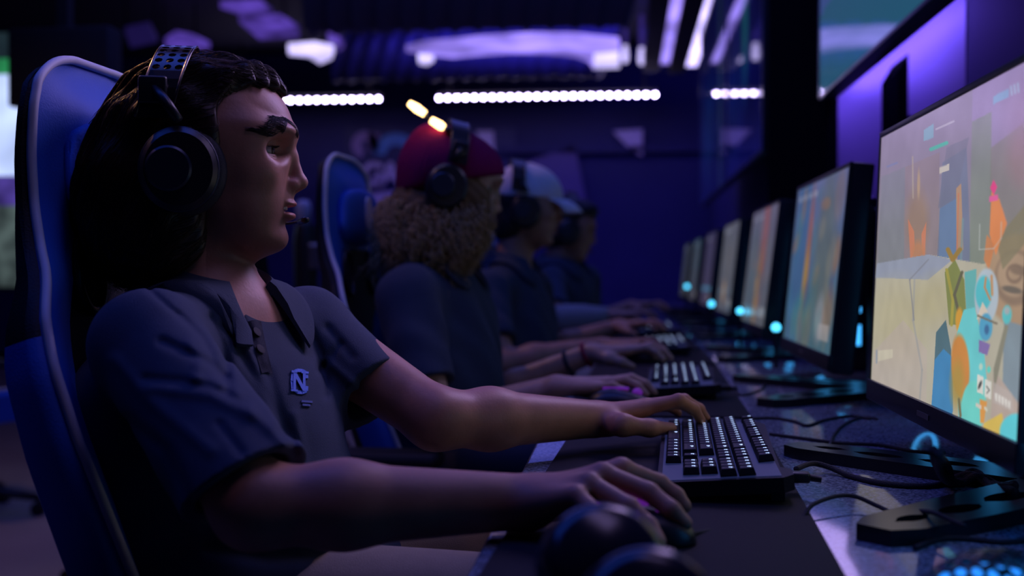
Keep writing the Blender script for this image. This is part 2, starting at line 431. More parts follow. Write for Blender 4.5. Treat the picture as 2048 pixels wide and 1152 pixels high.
# ================================================================== painted picture of a game screen
def homog(src, dst):
    A = []
    for (x, y), (u, v) in zip(src, dst):
        A += [[x, y, 1, 0, 0, 0, -u * x, -u * y, -u], [0, 0, 0, x, y, 1, -v * x, -v * y, -v]]
    return np.linalg.svd(np.array(A))[2][-1].reshape(3, 3)
class Paint:
    """a small canvas; xy are the coordinates of every texel in the chosen drawing frame"""
    def __init__(s, W, H, quad=None):
        s.W, s.H = W, H
        u, v = np.meshgrid((np.arange(W) + .5) / W, (np.arange(H) + .5) / H)
        if quad:
            h = homog([(0, 0), (1, 0), (1, 1), (0, 1)], quad)
            q = h @ np.stack([u.ravel(), v.ravel(), np.ones(u.size)])
            s.x = (q[0] / q[2]).reshape(H, W); s.y = (q[1] / q[2]).reshape(H, W)
        else:
            s.x, s.y = u * 160, v * 90
        s.u, s.v = u, v
        s.c = np.zeros((H, W, 3))
    def put(s, m, col, a=1.0):
        m = np.clip(m, 0, 1)[..., None] * a
        s.c = s.c * (1 - m) + np.array(col) / 255.0 * m
    def fill(s, col): s.c[:] = np.array(col) / 255.0
    def poly(s, pts, col, a=1.0, soft=0):
        inside = np.zeros(s.x.shape, bool); n = len(pts)
        for i in range(n):
            (x1, y1), (x2, y2) = pts[i], pts[(i + 1) % n]
            if y1 == y2: continue
            inside ^= ((y1 > s.y) != (y2 > s.y)) & (s.x < (x2 - x1) * (s.y - y1) / (y2 - y1) + x1)
        s.put(inside.astype(float), col, a)
    def ell(s, cx, cy, rx, ry, col, a=1.0, soft=0.15, rot=0):
        dx, dy = s.x - cx, s.y - cy; c, n = math.cos(R(rot)), math.sin(R(rot))
        d = np.hypot((dx * c + dy * n) / rx, (-dx * n + dy * c) / ry)
        s.put((1 + soft - d) / (2 * soft), col, a)
    def line(s, pts, w, col, a=1.0):
        for (x1, y1), (x2, y2) in zip(pts, pts[1:]):
            L2 = (x2 - x1) ** 2 + (y2 - y1) ** 2 + 1e-9
            t = np.clip(((s.x - x1) * (x2 - x1) + (s.y - y1) * (y2 - y1)) / L2, 0, 1)
            d = np.hypot(s.x - x1 - t * (x2 - x1), s.y - y1 - t * (y2 - y1))
            s.put((w / 2 + .7 - d) / 1.4, col, a)
    def grad(s, f, c0, c1):
        f = np.clip(f, 0, 1)[..., None]; s.c = np.array(c0) / 255 * (1 - f) + np.array(c1) / 255 * f
    def noise(s, amp, sc=7, seed=1):
        rng = np.random.RandomState(seed); n = np.zeros(s.x.shape)
        for k in range(8):
            a, b, p = rng.randn(3); f = rng.uniform(.5, 2) * sc
            n += np.sin(a * s.u * f * 3 + b * s.v * f * 3 + p * 6 + 1.5 * np.sin(b * s.u * f + p))
        s.c = s.c * (1 + amp * n[..., None] / 4)
    def linear(s):
        c = np.clip(s.c, 0, 1)
        if s.W == 960: c = c.reshape(270, 2, 480, 2, 3).mean((1, 3)); s.W, s.H = 480, 270
        return np.where(c <= 0.04045, c / 12.92, ((c + 0.055) / 1.055) ** 2.4)

def paint_near():
    p = Paint(960, 540, [(1752, 285), (2064, 121), (2046, 891), (1735, 757)])
    t = (p.y - 130) / 700
    p.grad((p.y - 250) / 330, (150, 128, 178), (128, 132, 118))
    p.poly([(1700, 250), (1935, 150), (1935, 560), (1700, 600)], (128, 120, 130), .5)      # far hall
    p.poly([(1752, 360), (1800, 340), (1800, 590), (1745, 600)], (112, 122, 126), .55)
    p.poly([(1800, 340), (1870, 310), (1870, 585), (1800, 592)], (140, 118, 118), .55)
    p.poly([(1876, 330), (1925, 300), (1940, 560), (1866, 560)], (98, 112, 142), .75)      # blue banners
    p.poly([(1872, 420), (1912, 395), (1914, 545), (1872, 552)], (88, 122, 165), .7)
    p.poly([(1884, 300), (1930, 280), (1905, 400), (1868, 420)], (105, 108, 130), .6)
    p.poly([(1935, 250), (1975, 230), (1980, 560), (1935, 560)], (118, 132, 112), .7)
    p.poly([(1975, 300), (2070, 230), (2070, 420), (2005, 500), (1975, 560)], (120, 116, 100), .6)
    p.ell(2052, 320, 42, 60, (160, 118, 130), .5, .3)
    p.ell(2058, 240, 50, 70, (165, 120, 160), .4, .5)
    p.ell(1826, 445, 22, 60, (150, 118, 90), .7, .35)                                     # lit doorway
    p.poly([(1807, 440), (1820, 465), (1822, 500), (1814, 530)], (218, 120, 78), .8)
    p.poly([(1845, 445), (1835, 470), (1836, 500), (1842, 528)], (218, 120, 78), .8)
    p.ell(1829, 508, 14, 24, (190, 122, 76), .8, .3)
    p.ell(1828, 372, 3, 26, (196, 160, 110), .7, .4)
    p.line([(1815, 320), (1817, 400)], 3, (182, 165, 140), .7)
    p.poly([(1905, 380), (1915, 370), (1922, 500), (1908, 510)], (190, 140, 96), .85)     # lamp post
    p.line([(1910, 390), (1908, 560)], 3, (200, 112, 76), .8)
    p.line([(1920, 440), (1916, 560)], 5, (110, 142, 150), .7)
    p.poly([(1745, 528), (1850, 510), (1960, 528), (2075, 520), (2075, 920), (1730, 900)], (182, 176, 152))  # ground
    p.poly([(1745, 528), (1850, 510), (1900, 520), (1850, 560), (1742, 556)], (138, 148, 172), .9)
    p.ell(1790, 640, 60, 70, (184, 172, 116), .45, .5)
    p.ell(1870, 600, 40, 45, (180, 168, 110), .45, .5)
    p.poly([(1742, 700), (1800, 640), (1850, 700), (1850, 820), (1735, 760)], (186, 170, 158), .6)
    p.line([(1822, 560), (1820, 640), (1840, 740), (1836, 800)], 4, (150, 152, 150), .6)
    p.line([(1850, 520), (1812, 560), (1822, 640)], 3, (120, 122, 130), .6)
    p.poly([(1985, 520), (2075, 480), (2075, 800), (2010, 640)], (158, 128, 100))          # big round pale shapes at right
    p.ell(2036, 560, 68, 92, (170, 138, 104), 1, .06)
    p.ell(2032, 556, 44, 56, (130, 106, 84), .9, .08)
    p.ell(2030, 550, 36, 44, (176, 146, 114), .9, .1); p.ell(2030, 548, 18, 20, (120, 96, 76), .8, .1); p.ell(2030, 546, 13, 14, (172, 142, 110), .9, .1)
    p.ell(2026, 580, 22, 7, (92, 84, 72), .9, .2, 12)
    p.ell(2038, 540, 20, 10, (120, 98, 78), .8, .2, 12)
    p.poly([(1990, 480), (2075, 380), (2075, 460), (2005, 540)], (124, 116, 84), .8)
    p.poly([(2010, 640), (2075, 660), (2075, 850), (2010, 780)], (120, 140, 152), .95)
    p.poly([(1990, 740), (2075, 850), (2075, 920), (1985, 880)], (184, 164, 150), .95)
    p.poly([(1978, 385), (1995, 400), (2012, 448), (1998, 486), (1990, 512), (1976, 470)], (232, 130, 66), .95)   # orange banner
    p.poly([(1970, 470), (1988, 490), (1976, 540), (1965, 520)], (214, 120, 60), .8)
    p.poly([(1982, 362), (1990, 376), (1983, 392), (1975, 378)], (236, 60, 128))
    p.poly([(1974, 394), (1992, 390), (1992, 402), (1974, 406)], (232, 86, 150))
    p.line([(1955, 450), (1955, 500), (1985, 498), (2000, 478), (2000, 445)], 2, (190, 196, 190), .7)
    # carts, coils and round tanks in teal, blue and orange at lower middle
    p.poly([(1884, 545), (1905, 520), (1925, 560), (1932, 650), (1895, 650)], (120, 128, 60))
    p.line([(1888, 540), (1902, 600), (1900, 650)], 6, (160, 150, 54))
    p.line([(1920, 545), (1905, 590), (1918, 640), (1922, 680)], 6, (88, 86, 60))
    p.line([(1890, 500), (1900, 520), (1915, 500)], 9, (150, 116, 44))
    p.ell(1916, 640, 8, 24, (214, 150, 40), 1, .2)
    p.poly([(1925, 545), (1950, 538), (1950, 640), (1930, 620)], (92, 176, 172))
    p.poly([(1925, 620), (1948, 615), (1968, 690), (1976, 760), (1960, 880), (1920, 860), (1905, 690)], (96, 206, 208))
    p.poly([(1868, 665), (1888, 640), (1900, 700), (1905, 830), (1862, 800)], (66, 100, 110))
    p.poly([(1866, 720), (1884, 698), (1904, 716), (1906, 825), (1900, 842), (1860, 822)], (50, 126, 182))
    p.ell(1920, 735, 19, 66, (206, 128, 48), 1, .10, -4)
    p.ell(1914, 770, 14, 46, (168, 140, 52), .8, .4)
    p.line([(1918, 800), (1922, 835)], 5, (110, 100, 60))
    p.ell(1950, 815, 26, 52, (100, 214, 200), 1, .06)
    p.ell(1972, 592, 25, 55, (178, 194, 204), 1, .06)
    p.ell(1966, 586, 17, 34, (74, 192, 202), 1, .1)
    p.line([(1970, 556), (1968, 575), (1980, 600)], 4, (196, 132, 76))
    p.line([(1982, 552), (1984, 590)], 5, (196, 140, 84))
    p.poly([(1964, 604), (1976, 625), (1952, 640)], (224, 208, 186))
    p.ell(1972, 655, 14, 28, (70, 160, 200), 1, .1)
    p.ell(1974, 660, 5, 10, (44, 80, 130), .8, .3)
    p.line([(1955, 632), (1995, 648)], 4, (110, 100, 80))
    p.poly([(1958, 680), (1982, 690), (1976, 712), (1958, 705)], (126, 104, 170))
    p.ell(2016, 630, 10, 19, (80, 196, 198), 1, .1)
    p.ell(2016, 622, 6, 8, (164, 178, 180), 1, .2)
    p.poly([(1990, 740), (2012, 650), (2020, 652), (1992, 790)], (132, 130, 108))
    p.poly([(1972, 850), (2010, 830), (2018, 870), (1998, 880), (1970, 862)], (226, 190, 74))
    p.ell(2040, 868, 34, 36, (84, 214, 226), 1, .06)
    p.poly([(1962, 800), (1978, 806), (1972, 850), (1964, 850)], (226, 150, 60))
    # interface blocks
    for a, b, c, d, col in [(1956, 750, 1969, 792, (226, 224, 212)), (1972, 760, 1986, 802, (226, 224, 212)), (1954, 808, 1966, 822, (220, 208, 190)), (1972, 815, 1979, 828, (216, 214, 190))]:
        p.poly([(a, b), (c, b + 6), (c, d), (a, d - 6)], col)
    p.ell(1962, 772, 3, 9, (60, 64, 60), 1, .3, 20); p.line([(1976, 775), (1982, 783), (1977, 789)], 2, (60, 64, 60))
    p.ell(1963, 735, 4, 7, (182, 216, 196), 1, .2); p.ell(1980, 741, 4, 7, (84, 216, 196), 1, .2)
    p.poly([(1990, 766), (2030, 790), (2035, 830), (1990, 808)], (188, 176, 168), .7)
    for k in range(5): p.poly([(1994 + 7 * k, 788 + 4 * k), (1999 + 7 * k, 790 + 4 * k), (1999 + 7 * k, 808 + 4 * k), (1995 + 7 * k, 802 + 4 * k)], (232, 228, 218))
    p.poly([(1749, 700), (1779, 698), (1779, 715), (1749, 722)], (206, 198, 170), .9); p.line([(1746, 700), (1746, 725)], 3, (120, 140, 160), .8)
    p.poly([(1837, 268), (1857, 255), (1857, 282), (1837, 290)], (120, 178, 200), .85)
    p.line([(1862, 266), (1898, 250)], 3, (206, 196, 210), .8); p.line([(1852, 305), (1884, 292)], 7, (60, 190, 160), .95)
    p.poly([(1870, 340), (1890, 332), (1890, 345), (1870, 352)], (216, 206, 186), .9)
    p.poly([(1978, 200), (2010, 184), (2010, 200), (1978, 216)], (118, 178, 220), .8)
    for k in range(3): p.line([(2014 + 7 * k, 180 - 3 * k), (2016 + 7 * k, 196 - 3 * k)], 4, (160, 196, 224), .8)
    p.line([(1764, 340), (1784, 332)], 3, (90, 120, 190), .6)
    f = np.clip((470 - (p.y + .52 * (p.x - 1752))) / 260, 0, 1)[..., None]               # violet screen glare, painted in towards the top
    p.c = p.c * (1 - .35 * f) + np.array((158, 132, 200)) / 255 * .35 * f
    p.noise(.025, 9, 3)
    p.c = p.c * .78 + np.array((142, 138, 148)) / 255 * .22  # washed-out screen haze, mixed into the picture colours
    return p

def paint_gen(seed, base, accents, W=96, H=54):
    p = Paint(W, H); rng = random.Random(seed)
    p.grad(p.v, base[0], base[1])
    for (cx, cy, rx, ry, col, a) in accents: p.ell(cx, cy, rx, ry, col, a, .35)
    for k in range(26):
        col = rng.choice(base[2]); p.ell(rng.uniform(10, 150), rng.uniform(8, 84), rng.uniform(3, 14), rng.uniform(3, 16), col, rng.uniform(.25, .6), .3, rng.uniform(0, 90))
    for k in range(4): p.poly([(8 + 18 * k, 5), (20 + 18 * k, 5), (20 + 18 * k, 8), (8 + 18 * k, 8)], (200, 205, 220), .6)
    p.poly([(120, 76), (150, 76), (150, 84), (120, 84)], (210, 200, 190), .7)
    p.noise(.05, 6, seed); p.c = p.c * .72 + np.array((84, 92, 118)) / 255 * .28; return p

def screen_mesh(name, paint, w, h, parent, strength, loc, M3):
    """flat picture, w wide and h high, made of coloured quads"""
    lin = paint.linear().reshape(-1, 3); W, H = paint.W, paint.H
    gx, gz = np.meshgrid(np.linspace(-w / 2, w / 2, W + 1), np.linspace(h / 2, -h / 2, H + 1))
    v = np.stack([gx.ravel(), np.zeros(gx.size), gz.ravel()], 1)
    i = np.arange(H)[:, None] * (W + 1) + np.arange(W)[None, :]
    f = np.stack([i, i + W + 1, i + W + 2, i + 1], -1).reshape(-1, 4)
    me = bpy.data.meshes.new(name)
    me.vertices.add(len(v)); me.vertices.foreach_set('co', v.astype(np.float32).ravel())
    me.loops.add(f.size); me.loops.foreach_set('vertex_index', f.astype(np.int32).ravel())
    me.polygons.add(len(f)); me.polygons.foreach_set('loop_start', np.arange(0, f.size, 4, dtype=np.int32))
    me.update(calc_edges=True)
    ca = me.color_attributes.new('picture', 'FLOAT_COLOR', 'CORNER')
    c4 = np.concatenate([lin, np.ones((len(lin), 1))], 1).repeat(4, axis=0)
    ca.data.foreach_set('color', c4.astype(np.float32).ravel())
    m = mat('screen_picture', (0.01, 0.01, 0.012), 0.22, spec=0.5); nt = m.node_tree; b = nt.nodes['Principled BSDF']
    a = nt.nodes.new('ShaderNodeVertexColor'); a.layer_name = 'picture'
    nt.links.new(a.outputs[0], b.inputs['Emission Color']); b.inputs['Emission Strength'].default_value = strength
    me.materials.append(m)
    o = bpy.data.objects.new(name, me); COL.objects.link(o)
    o.parent = parent; o.matrix_local = Matrix.Translation(loc) @ M3.to_4x4()
    return o

# ================================================================== monitors  (face -X)
MW, MH = 0.604, 0.340
def monitor(Y, X, tilt, paint, label, strength=1.0, detailed=True, yaw=0.0):
    t = thing('monitor', label, 'monitor', (X + 0.02, Y, DZ), yaw, 'monitors along the desk')
    rot = Matrix.Rotation(tilt, 3, 'Y')            # top leans back, towards +X
    zc = 1.0 - DZ
    def pt(n, y, z): return Vector((0, 0, zc)) + rot @ Vector((n, y, z))
    # picture: local x of the mesh -> -Y, facing -X
    B = rot @ Matrix(((0, 1, 0), (-1, 0, 0), (0, 0, 1)))
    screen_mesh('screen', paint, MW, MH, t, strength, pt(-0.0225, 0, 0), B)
    mb = MB(); e = 0.008
    mb.box(pt(0.0, 0, -0.012), (0.040, MW + 2 * e, MH + e + 0.032), rot, bev=0.005)
    mb.build('housing', M['blk'], t, R(35))
    fr = MB()
    fr.box(pt(-0.021, 0, MH / 2 + e / 2), (0.006, MW + 2 * e, e), rot, bev=0.001)
    fr.box(pt(-0.021, MW / 2 + e / 2, 0), (0.006, e, MH), rot); fr.box(pt(-0.021, -MW / 2 - e / 2, 0), (0.006, e, MH), rot)
    fr.box(pt(-0.022, 0, -MH / 2 - 0.014), (0.010, MW + 2 * e, 0.028), rot, bev=0.002)
    fr.build('bezel', M['blk'], t, R(35))
    MB().box(pt(-0.0275, 0, -MH / 2 - 0.014), (0.001, 0.05, 0.006), rot).build('badge', M['steel'], t)
    hb = MB(); hb.box(pt(0.045, 0, 0.02), (0.06, 0.24, 0.20), rot, bev=0.02); hb.build('back_cover', M['blkmatte'], t, R(40))
    MB().box((0.10, -0.05, 0.19), (0.035, 0.07, 0.36), bev=0.01).box((0.08, -0.05, 0.28), (0.08, 0.05, 0.05), bev=0.008).build('stand_neck', M['blk'], t, R(40))
    # V shaped foot: two flat arms that reach forward and out
    for s in (1, -1):
        arm = MB(); nd = 0.015
        root = Vector((0.10, -0.05 + 0.02 * s, 0)); tip = Vector((-0.155, -0.06 + 0.25 * s, 0))
        dr = (tip - root).normalized(); sd = Vector((-dr.y, dr.x, 0))
        L = (tip - root).length
        outl = []
        holes = [(L * .36, 0.0, L * .10, 0.017), (L * .62, 0.004, L * .09, 0.015), (L * .83, 0.0, L * .06, 0.012)]
        # top plate made in strips round the three oval cut-outs
        N = 44; us = np.linspace(0, L, N + 1)
        def hw(u): return interp(u, [0, L * .55, L * .92, L], [0.046, 0.040, 0.032, 0.018])
        for a, b_ in zip(us, us[1:]):
            def hole(u):
                for hx, hy, hr, hh in holes:
                    if abs(u - hx) < hr: return hy, hh * .85 * math.sqrt(1 - ((u - hx) / hr) ** 2)
                return None
            ha, hb_ = hole(a), hole(b_)
            W0, W1 = hw(a), hw(b_)
            def P(u, w_, z): q = root + dr * u + sd * w_; return (q.x, q.y, z)
            def slab(w0a, w1a, w0b, w1b):
                v = [P(a, w0a, 0), P(a, w1a, 0), P(b_, w1b, 0), P(b_, w0b, 0), P(a, w0a, nd), P(a, w1a, nd), P(b_, w1b, nd), P(b_, w0b, nd)]
                arm.add(v, [(0, 1, 2, 3), (7, 6, 5, 4), (0, 4, 5, 1), (2, 6, 7, 3), (1, 5, 6, 2), (0, 3, 7, 4)])
            if ha is None and hb_ is None: slab(-W0, W0, -W1, W1)
            else:
                ha = ha or (hb_[0], 0); hb_ = hb_ or (ha[0], 0)
                slab(-W0, ha[0] - ha[1], -W1, hb_[0] - hb_[1]); slab(ha[0] + ha[1], W0, hb_[0] + hb_[1], W1)
        arm.build('foot_arm', M['footgl'], t)
    return t
M['footgl'] = mat('stand_foot_satin', (0.03, 0.03, 0.036), 0.28, metal=0.4)
gb = ((110, 118, 150), (70, 110, 120), [(60, 120, 160), (200, 130, 70), (90, 150, 140), (160, 150, 120), (90, 80, 120)])
gens = [
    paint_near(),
    paint_gen(2, ((112, 120, 170), (70, 120, 130), gb[2]), [(30, 40, 26, 80, (66, 110, 160), .9), (62, 45, 8, 40, (196, 100, 70), .8), (60, 58, 7, 22, (214, 170, 50), .8), (112, 40, 26, 40, (110, 122, 110), .8), (120, 74, 14, 12, (190, 190, 190), .7), (60, 76, 30, 14, (60, 140, 140), .7)], 200, 112),
    paint_gen(5, ((130, 120, 140), (110, 112, 110), [(110, 120, 130), (90, 110, 120), (140, 120, 110)]), [(98, 30, 18, 50, (190, 96, 80), .8), (88, 62, 12, 30, (206, 150, 50), .8), (40, 50, 30, 40, (96, 116, 116), .7)], 128, 72),
    paint_gen(8, ((116, 116, 116), (92, 98, 104), [(120, 116, 110), (100, 110, 116)]), [(80, 45, 60, 40, (120, 118, 110), .7), (70, 70, 14, 12, (230, 176, 110), .9)]),
    paint_gen(11, ((74, 66, 92), (84, 70, 90), [(70, 66, 90), (90, 70, 90)]), []),
    paint_gen(14, ((70, 100, 104), (90, 84, 80), [(70, 100, 110), (110, 90, 76)]), []),
    paint_gen(17, ((66, 74, 70), (62, 64, 56), [(66, 74, 70)]), []),
]
mlab = ['nearest monitor, bright game scene with a pale ground and teal and orange shapes', 'second monitor from the camera, blue game scene with a thin orange and yellow streak',
        'third monitor from the camera, grey scene with a red and gold streak', 'fourth monitor from the camera, plain pale grey picture with an orange spot',
        'fifth monitor from the camera, narrow dim violet picture', 'sixth monitor from the camera, dim teal picture', 'farthest monitor of the row, very dim grey-green picture']
MY = [1.345, 2.385, 3.42, 4.45, 5.48, 6.51, 7.54]
tl = [2.2, 5.6, 7.0, 6.5, 6.5, 6.5, 6.5]
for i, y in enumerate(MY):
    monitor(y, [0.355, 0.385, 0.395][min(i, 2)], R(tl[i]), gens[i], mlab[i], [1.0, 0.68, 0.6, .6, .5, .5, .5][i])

# ================================================================== computers behind and between the monitors
def tower(Y, label, h=0.42, first=[None]):
    if first[0] is None:
        t = thing('computer_tower', label, 'computer', (0.66, Y, DZ), 0, 'black computer towers between the monitors')
        MB().box((0.0, 0, h / 2 + 0.008), (0.32, 0.17, h), bev=0.008).build('case', M['blkgloss'], t, R(35))
        for z in (0.02, ):
            for sx in (-.13, .13):
                MB().box((sx, 0, 0.005), (0.03, 0.15, 0.012)).build('foot', M['blk'], t)
        for z in (0.09, 0.21, 0.33):
            ring = MB(); ring.tube([(-0.163, 0.058 * math.cos(a), z + 0.058 * math.sin(a)) for a in (2 * PI * k / 24 for k in range(24))], 0.004, 8, True)
            fr = ring.build('fan_ring', M['cyan'], t, 3)
            fb = MB()
            for k in range(7):
                a = 2 * PI * k / 7
                fb.add([(-0.161, 0.012 * math.cos(a), z + 0.012 * math.sin(a)), (-0.163, 0.05 * math.cos(a + .1), z + 0.05 * math.sin(a + .1)), (-0.1605, 0.05 * math.cos(a + .7), z + 0.05 * math.sin(a + .7)), (-0.161, 0.012 * math.cos(a + .8), z + 0.012 * math.sin(a + .8))], [(0, 1, 2, 3)])
            fb.lathe([(0, 0), (0.014, 0.001), (0.014, 0.004), (0, 0.005)], (-0.1605, 0, z), Matrix.Rotation(-PI / 2, 3, 'Y'), 16)
            fb.build('fan_blades', M['blk'], fr)
        # lit side window that faces the camera
        sw = MB().box((0.0, -0.0865, h / 2), (0.24, 0.002, h * 0.72)).build('side_window', M['glass'], t)
        ss = MB()
        for z in (0.09, 0.16, 0.27):
            ss.box((-0.10, -0.0885, z), (0.022, 0.002, 0.05 if z != .16 else .03), bev=0.0008)
        ss.build('light_strip', M['cyan'], sw)
        first[0] = t; return t
    t = copy_tree(first[0]); t.location = (0.66, Y, DZ); t['label'] = label; return t
tlab = ['computer tower between the two nearest monitors', 'computer tower between the second and third monitors', 'computer tower between the third and fourth monitors',
        'computer tower between the fourth and fifth monitors', 'computer tower between the fifth and sixth monitors']
for i in range(5):
    tower((MY[i] + MY[i + 1]) / 2 + 0.02, 'black ' + tlab[i] + ' with cyan fan lights')
tower(0.84, 'black computer tower at the right edge with cyan fan lights, beyond the honeycomb mouse')
def lamp_dot(px, py, d, r, label):
    t = thing('status_light', label, 'indicator light', at(px, py, d))
    p = at(px, py, d)
    MB().lathe([(0, -r), (r * .7, -r * .7), (r, 0), (r * .7, r * .7), (0, r)], (0, 0, 0), None, 16).build('glowing_cap', M['cyanhot'], t, 3)
    MB().tube([(0, 0, -r * .6), (0.0, 0, DZ - p.z)], r * .5, 10).build('stalk', M['blk'], t)
    return t
M['cyanhot'] = mat('led_cyan_hot', (0.1, 0.1, 0.1), 0.5, emit=(0.08, 0.62, 1.0), es=2.6)
lamp_dot(1423, 608, 4.3, 0.012, 'round cyan light on the desk before the fourth monitor')
lamp_dot(1374, 573, 5.9, 0.012, 'small dim cyan light on the desk before the sixth monitor')
lamp_dot(1552, 655, 2.9, 0.012, 'cyan light on the desk between the second and third monitors')
lamp_dot(1480, 622, 3.6, 0.011, 'cyan light on the desk between the third and fourth monitors')

# ================================================================== mouse mats
def deskpt(px, py, z=DZ):
    a = at(px, py, 1.0) - CAM; return CAM + a * ((z - CAM.z) / a.z)
def mousemat(y0, y1, x0, x1, rz, label):
    L, W_ = y1 - y0, x1 - x0
    o = MB().box((0, 0, 0.002), (W_, L, 0.004), bev=0.0018).build('mouse_mat', M['mat'], None, R(40))
    o.location = ((x0 + x1) / 2, (y0 + y1) / 2, DZ + .0004); o.rotation_euler[2] = rz
    tag(o, label, 'mouse mat', 'black mouse mats along the desk')
mousemat(0.62, 1.80, -0.10, 0.185, -R(2.4), 'large black mouse mat under the nearest keyboard')
mousemat(1.90, 2.95, -0.09, 0.222, -R(1.5), 'large black mouse mat under the second keyboard')
mousemat(3.00, 3.95, -0.08, 0.24, 0, 'black mouse mat in front of the third monitor')
mousemat(4.02, 4.95, -0.08, 0.24, 0, 'black mouse mat in front of the fourth monitor')

# ================================================================== keyboard
M['key'] = mat('keycap', (0.010, 0.010, 0.014), 0.5, spec=.3)
M['legend'] = mat('key_legend', (0.2, 0.2, 0.2), 0.5, emit=(0.45, 0.60, 1.0), es=1.5)
M['kglow'] = mat('key_underglow', (0.05, 0.05, 0.07), 0.5, emit=(0.16, 0.24, 1.0), es=0.05)
M['kbcase'] = mat('keyboard_case', (0.008, 0.007, 0.012), 0.5, spec=.25)
def keyboard(loc, rz, label, tiltdeg=4.0):
    """long side along local y (its left end at +y), front edge towards -x"""
    t = thing('keyboard', label, 'keyboard', loc, rz, 'backlit keyboards')
    U = 0.01905
    tm = Matrix.Rotation(-R(tiltdeg), 3, 'Y')
    TM = tm.to_4x4()
    c = MB(); outl = [(-0.068, -0.222), (0.060, -0.222), (0.072, -0.206), (0.072, -0.170), (0.062, -0.160), (0.066, 0.0), (0.072, 0.19), (0.060, 0.222), (-0.068, 0.222)]
    c.prism(outl, 0.016, (0, 0, 0), None)
    case = c.build('case', M['kbcase'], t, R(30)); case.matrix_local = Matrix.Translation((0, 0, 0.0075)) @ TM
    gl = MB().box((-0.002, 0, 0.0165), (0.122, 0.430, 0.001)).build('glow_plate', M['kglow'], case)
    for sy in (-0.19, 0.19):
        MB().box((0.055, sy, 0.0062), (0.014, 0.03, 0.0122)).build('foot', M['blk'], t)
    rows = []   # (row x, list of (start u, width u))
    x0 = 0.050
    def row(r, items): rows.append((x0 - r * U - (0.006 if r > 0 else 0), items))
    row(0, [(0, 1), (2, 1), (3, 1), (4, 1), (5, 1), (6.5, 1), (7.5, 1), (8.5, 1), (9.5, 1), (11, 1), (12, 1), (13, 1), (14, 1), (15.25, 1), (16.25, 1), (17.25, 1)])
    row(1, [(i, 1) for i in range(13)] + [(13, 2), (15.25, 1), (16.25, 1), (17.25, 1), (18.5, 1), (19.5, 1), (20.5, 1), (21.5, 1)])
    row(2, [(0, 1.5)] + [(1.5 + i, 1) for i in range(12)] + [(13.5, 1.5), (15.25, 1), (16.25, 1), (17.25, 1), (18.5, 1), (19.5, 1), (20.5, 1), (21.5, 1)])
    row(3, [(0, 1.75)] + [(1.75 + i, 1) for i in range(11)] + [(12.75, 2.25), (18.5, 1), (19.5, 1), (20.5, 1)])
    row(4, [(0, 2.25)] + [(2.25 + i, 1) for i in range(10)] + [(12.25, 2.75), (16.25, 1), (18.5, 1), (19.5, 1), (20.5, 1), (21.5, 2)][:5])
    row(5, [(0, 1.25), (1.25, 1.25), (2.5, 1.25), (3.75, 6.25), (10, 1.25), (11.25, 1.25), (12.5, 1.25), (13.75, 1.25), (15.25, 1), (16.25, 1), (17.25, 1), (18.5, 2), (20.5, 1)])
    cache = {}; n = 0
    for ri, (xr, items) in enumerate(rows):
        for (u, wd) in items:
            if n >= 100: break
            key = (wd,)
            if key not in cache:
                mb = MB(); a, b_ = U * wd / 2 - 0.0009, U / 2 - 0.0009
                rings = []
                for sx, sy, z in ((b_, a, 0), (b_, a, 0.0015), (b_ - .0018, a - .0018, 0.0078), (b_ - .0026, a - .0026, 0.0083)):
                    rings.append([(-sx, -sy, z), (sx, -sy, z), (sx, sy, z), (-sx, sy, z)])
                rings.append([(-(b_ - .006), -(a - .006), 0.0078), (b_ - .006, -(a - .006), 0.0078), (b_ - .006, a - .006, 0.0078), (-(b_ - .006), a - .006, 0.0078)])
                mb.loft(rings)
                # small lit strokes as the legend
                mb.box((0.0025, 0.0012, 0.0083), (0.0034, 0.0012, 0.0004), mi=1); mb.box((0.0040, -0.0004, 0.0083), (0.0010, 0.0030, 0.0004), mi=1)
                if wd > 1.4: mb.box((0.0030, -0.0035, 0.0083), (0.0024, 0.0012, 0.0004), mi=1)
                cache[key] = mb.build('keycap', [M['key'], M['legend']], t); k = cache[key]
            else:
                k = cache[key].copy(); COL.objects.link(k); k.parent = t
            yy = 0.2135 - (u + wd / 2) * U
            prof = (ri - 3) * 0.02
            k.matrix_local = Matrix.Translation((0, 0, 0.0075)) @ TM @ Matrix.Translation((xr, yy, 0.0178)) @ Matrix.Rotation(prof, 4, 'Y')
            n += 1
    # cable stub and collar at the back corner
    MB().box((0.080, -0.150, 0.016), (0.026, 0.018, 0.011), bev=0.003).tube([(0.090, -0.150, 0.016), (0.105, -0.152, 0.014)], [0.004, 0.0035], 10).build('cable_plug', M['blk'], t, R(40))
    return t
kb = keyboard((0.112, 1.40, DZ + 0.005), -R(2.6), 'nearest backlit keyboard, under the left hand of the person with long dark hair')
kb2 = copy_tree(kb); kb2.location = (0.115, 2.36, DZ + .005); kb2.rotation_euler[2] = -R(2); kb2['label'] = 'second backlit keyboard, under the left hand of the person in the red beanie'
kb3 = copy_tree(kb); kb3.location = (0.12, 3.50, DZ + .005); kb3.rotation_euler[2] = 0; kb3['label'] = 'third backlit keyboard, in front of the person in the white cap'
kb4 = copy_tree(kb); kb4.location = (0.12, 4.50, DZ + .005); kb4.rotation_euler[2] = 0; kb4['label'] = 'farthest backlit keyboard, in front of the dark-haired person at the end'

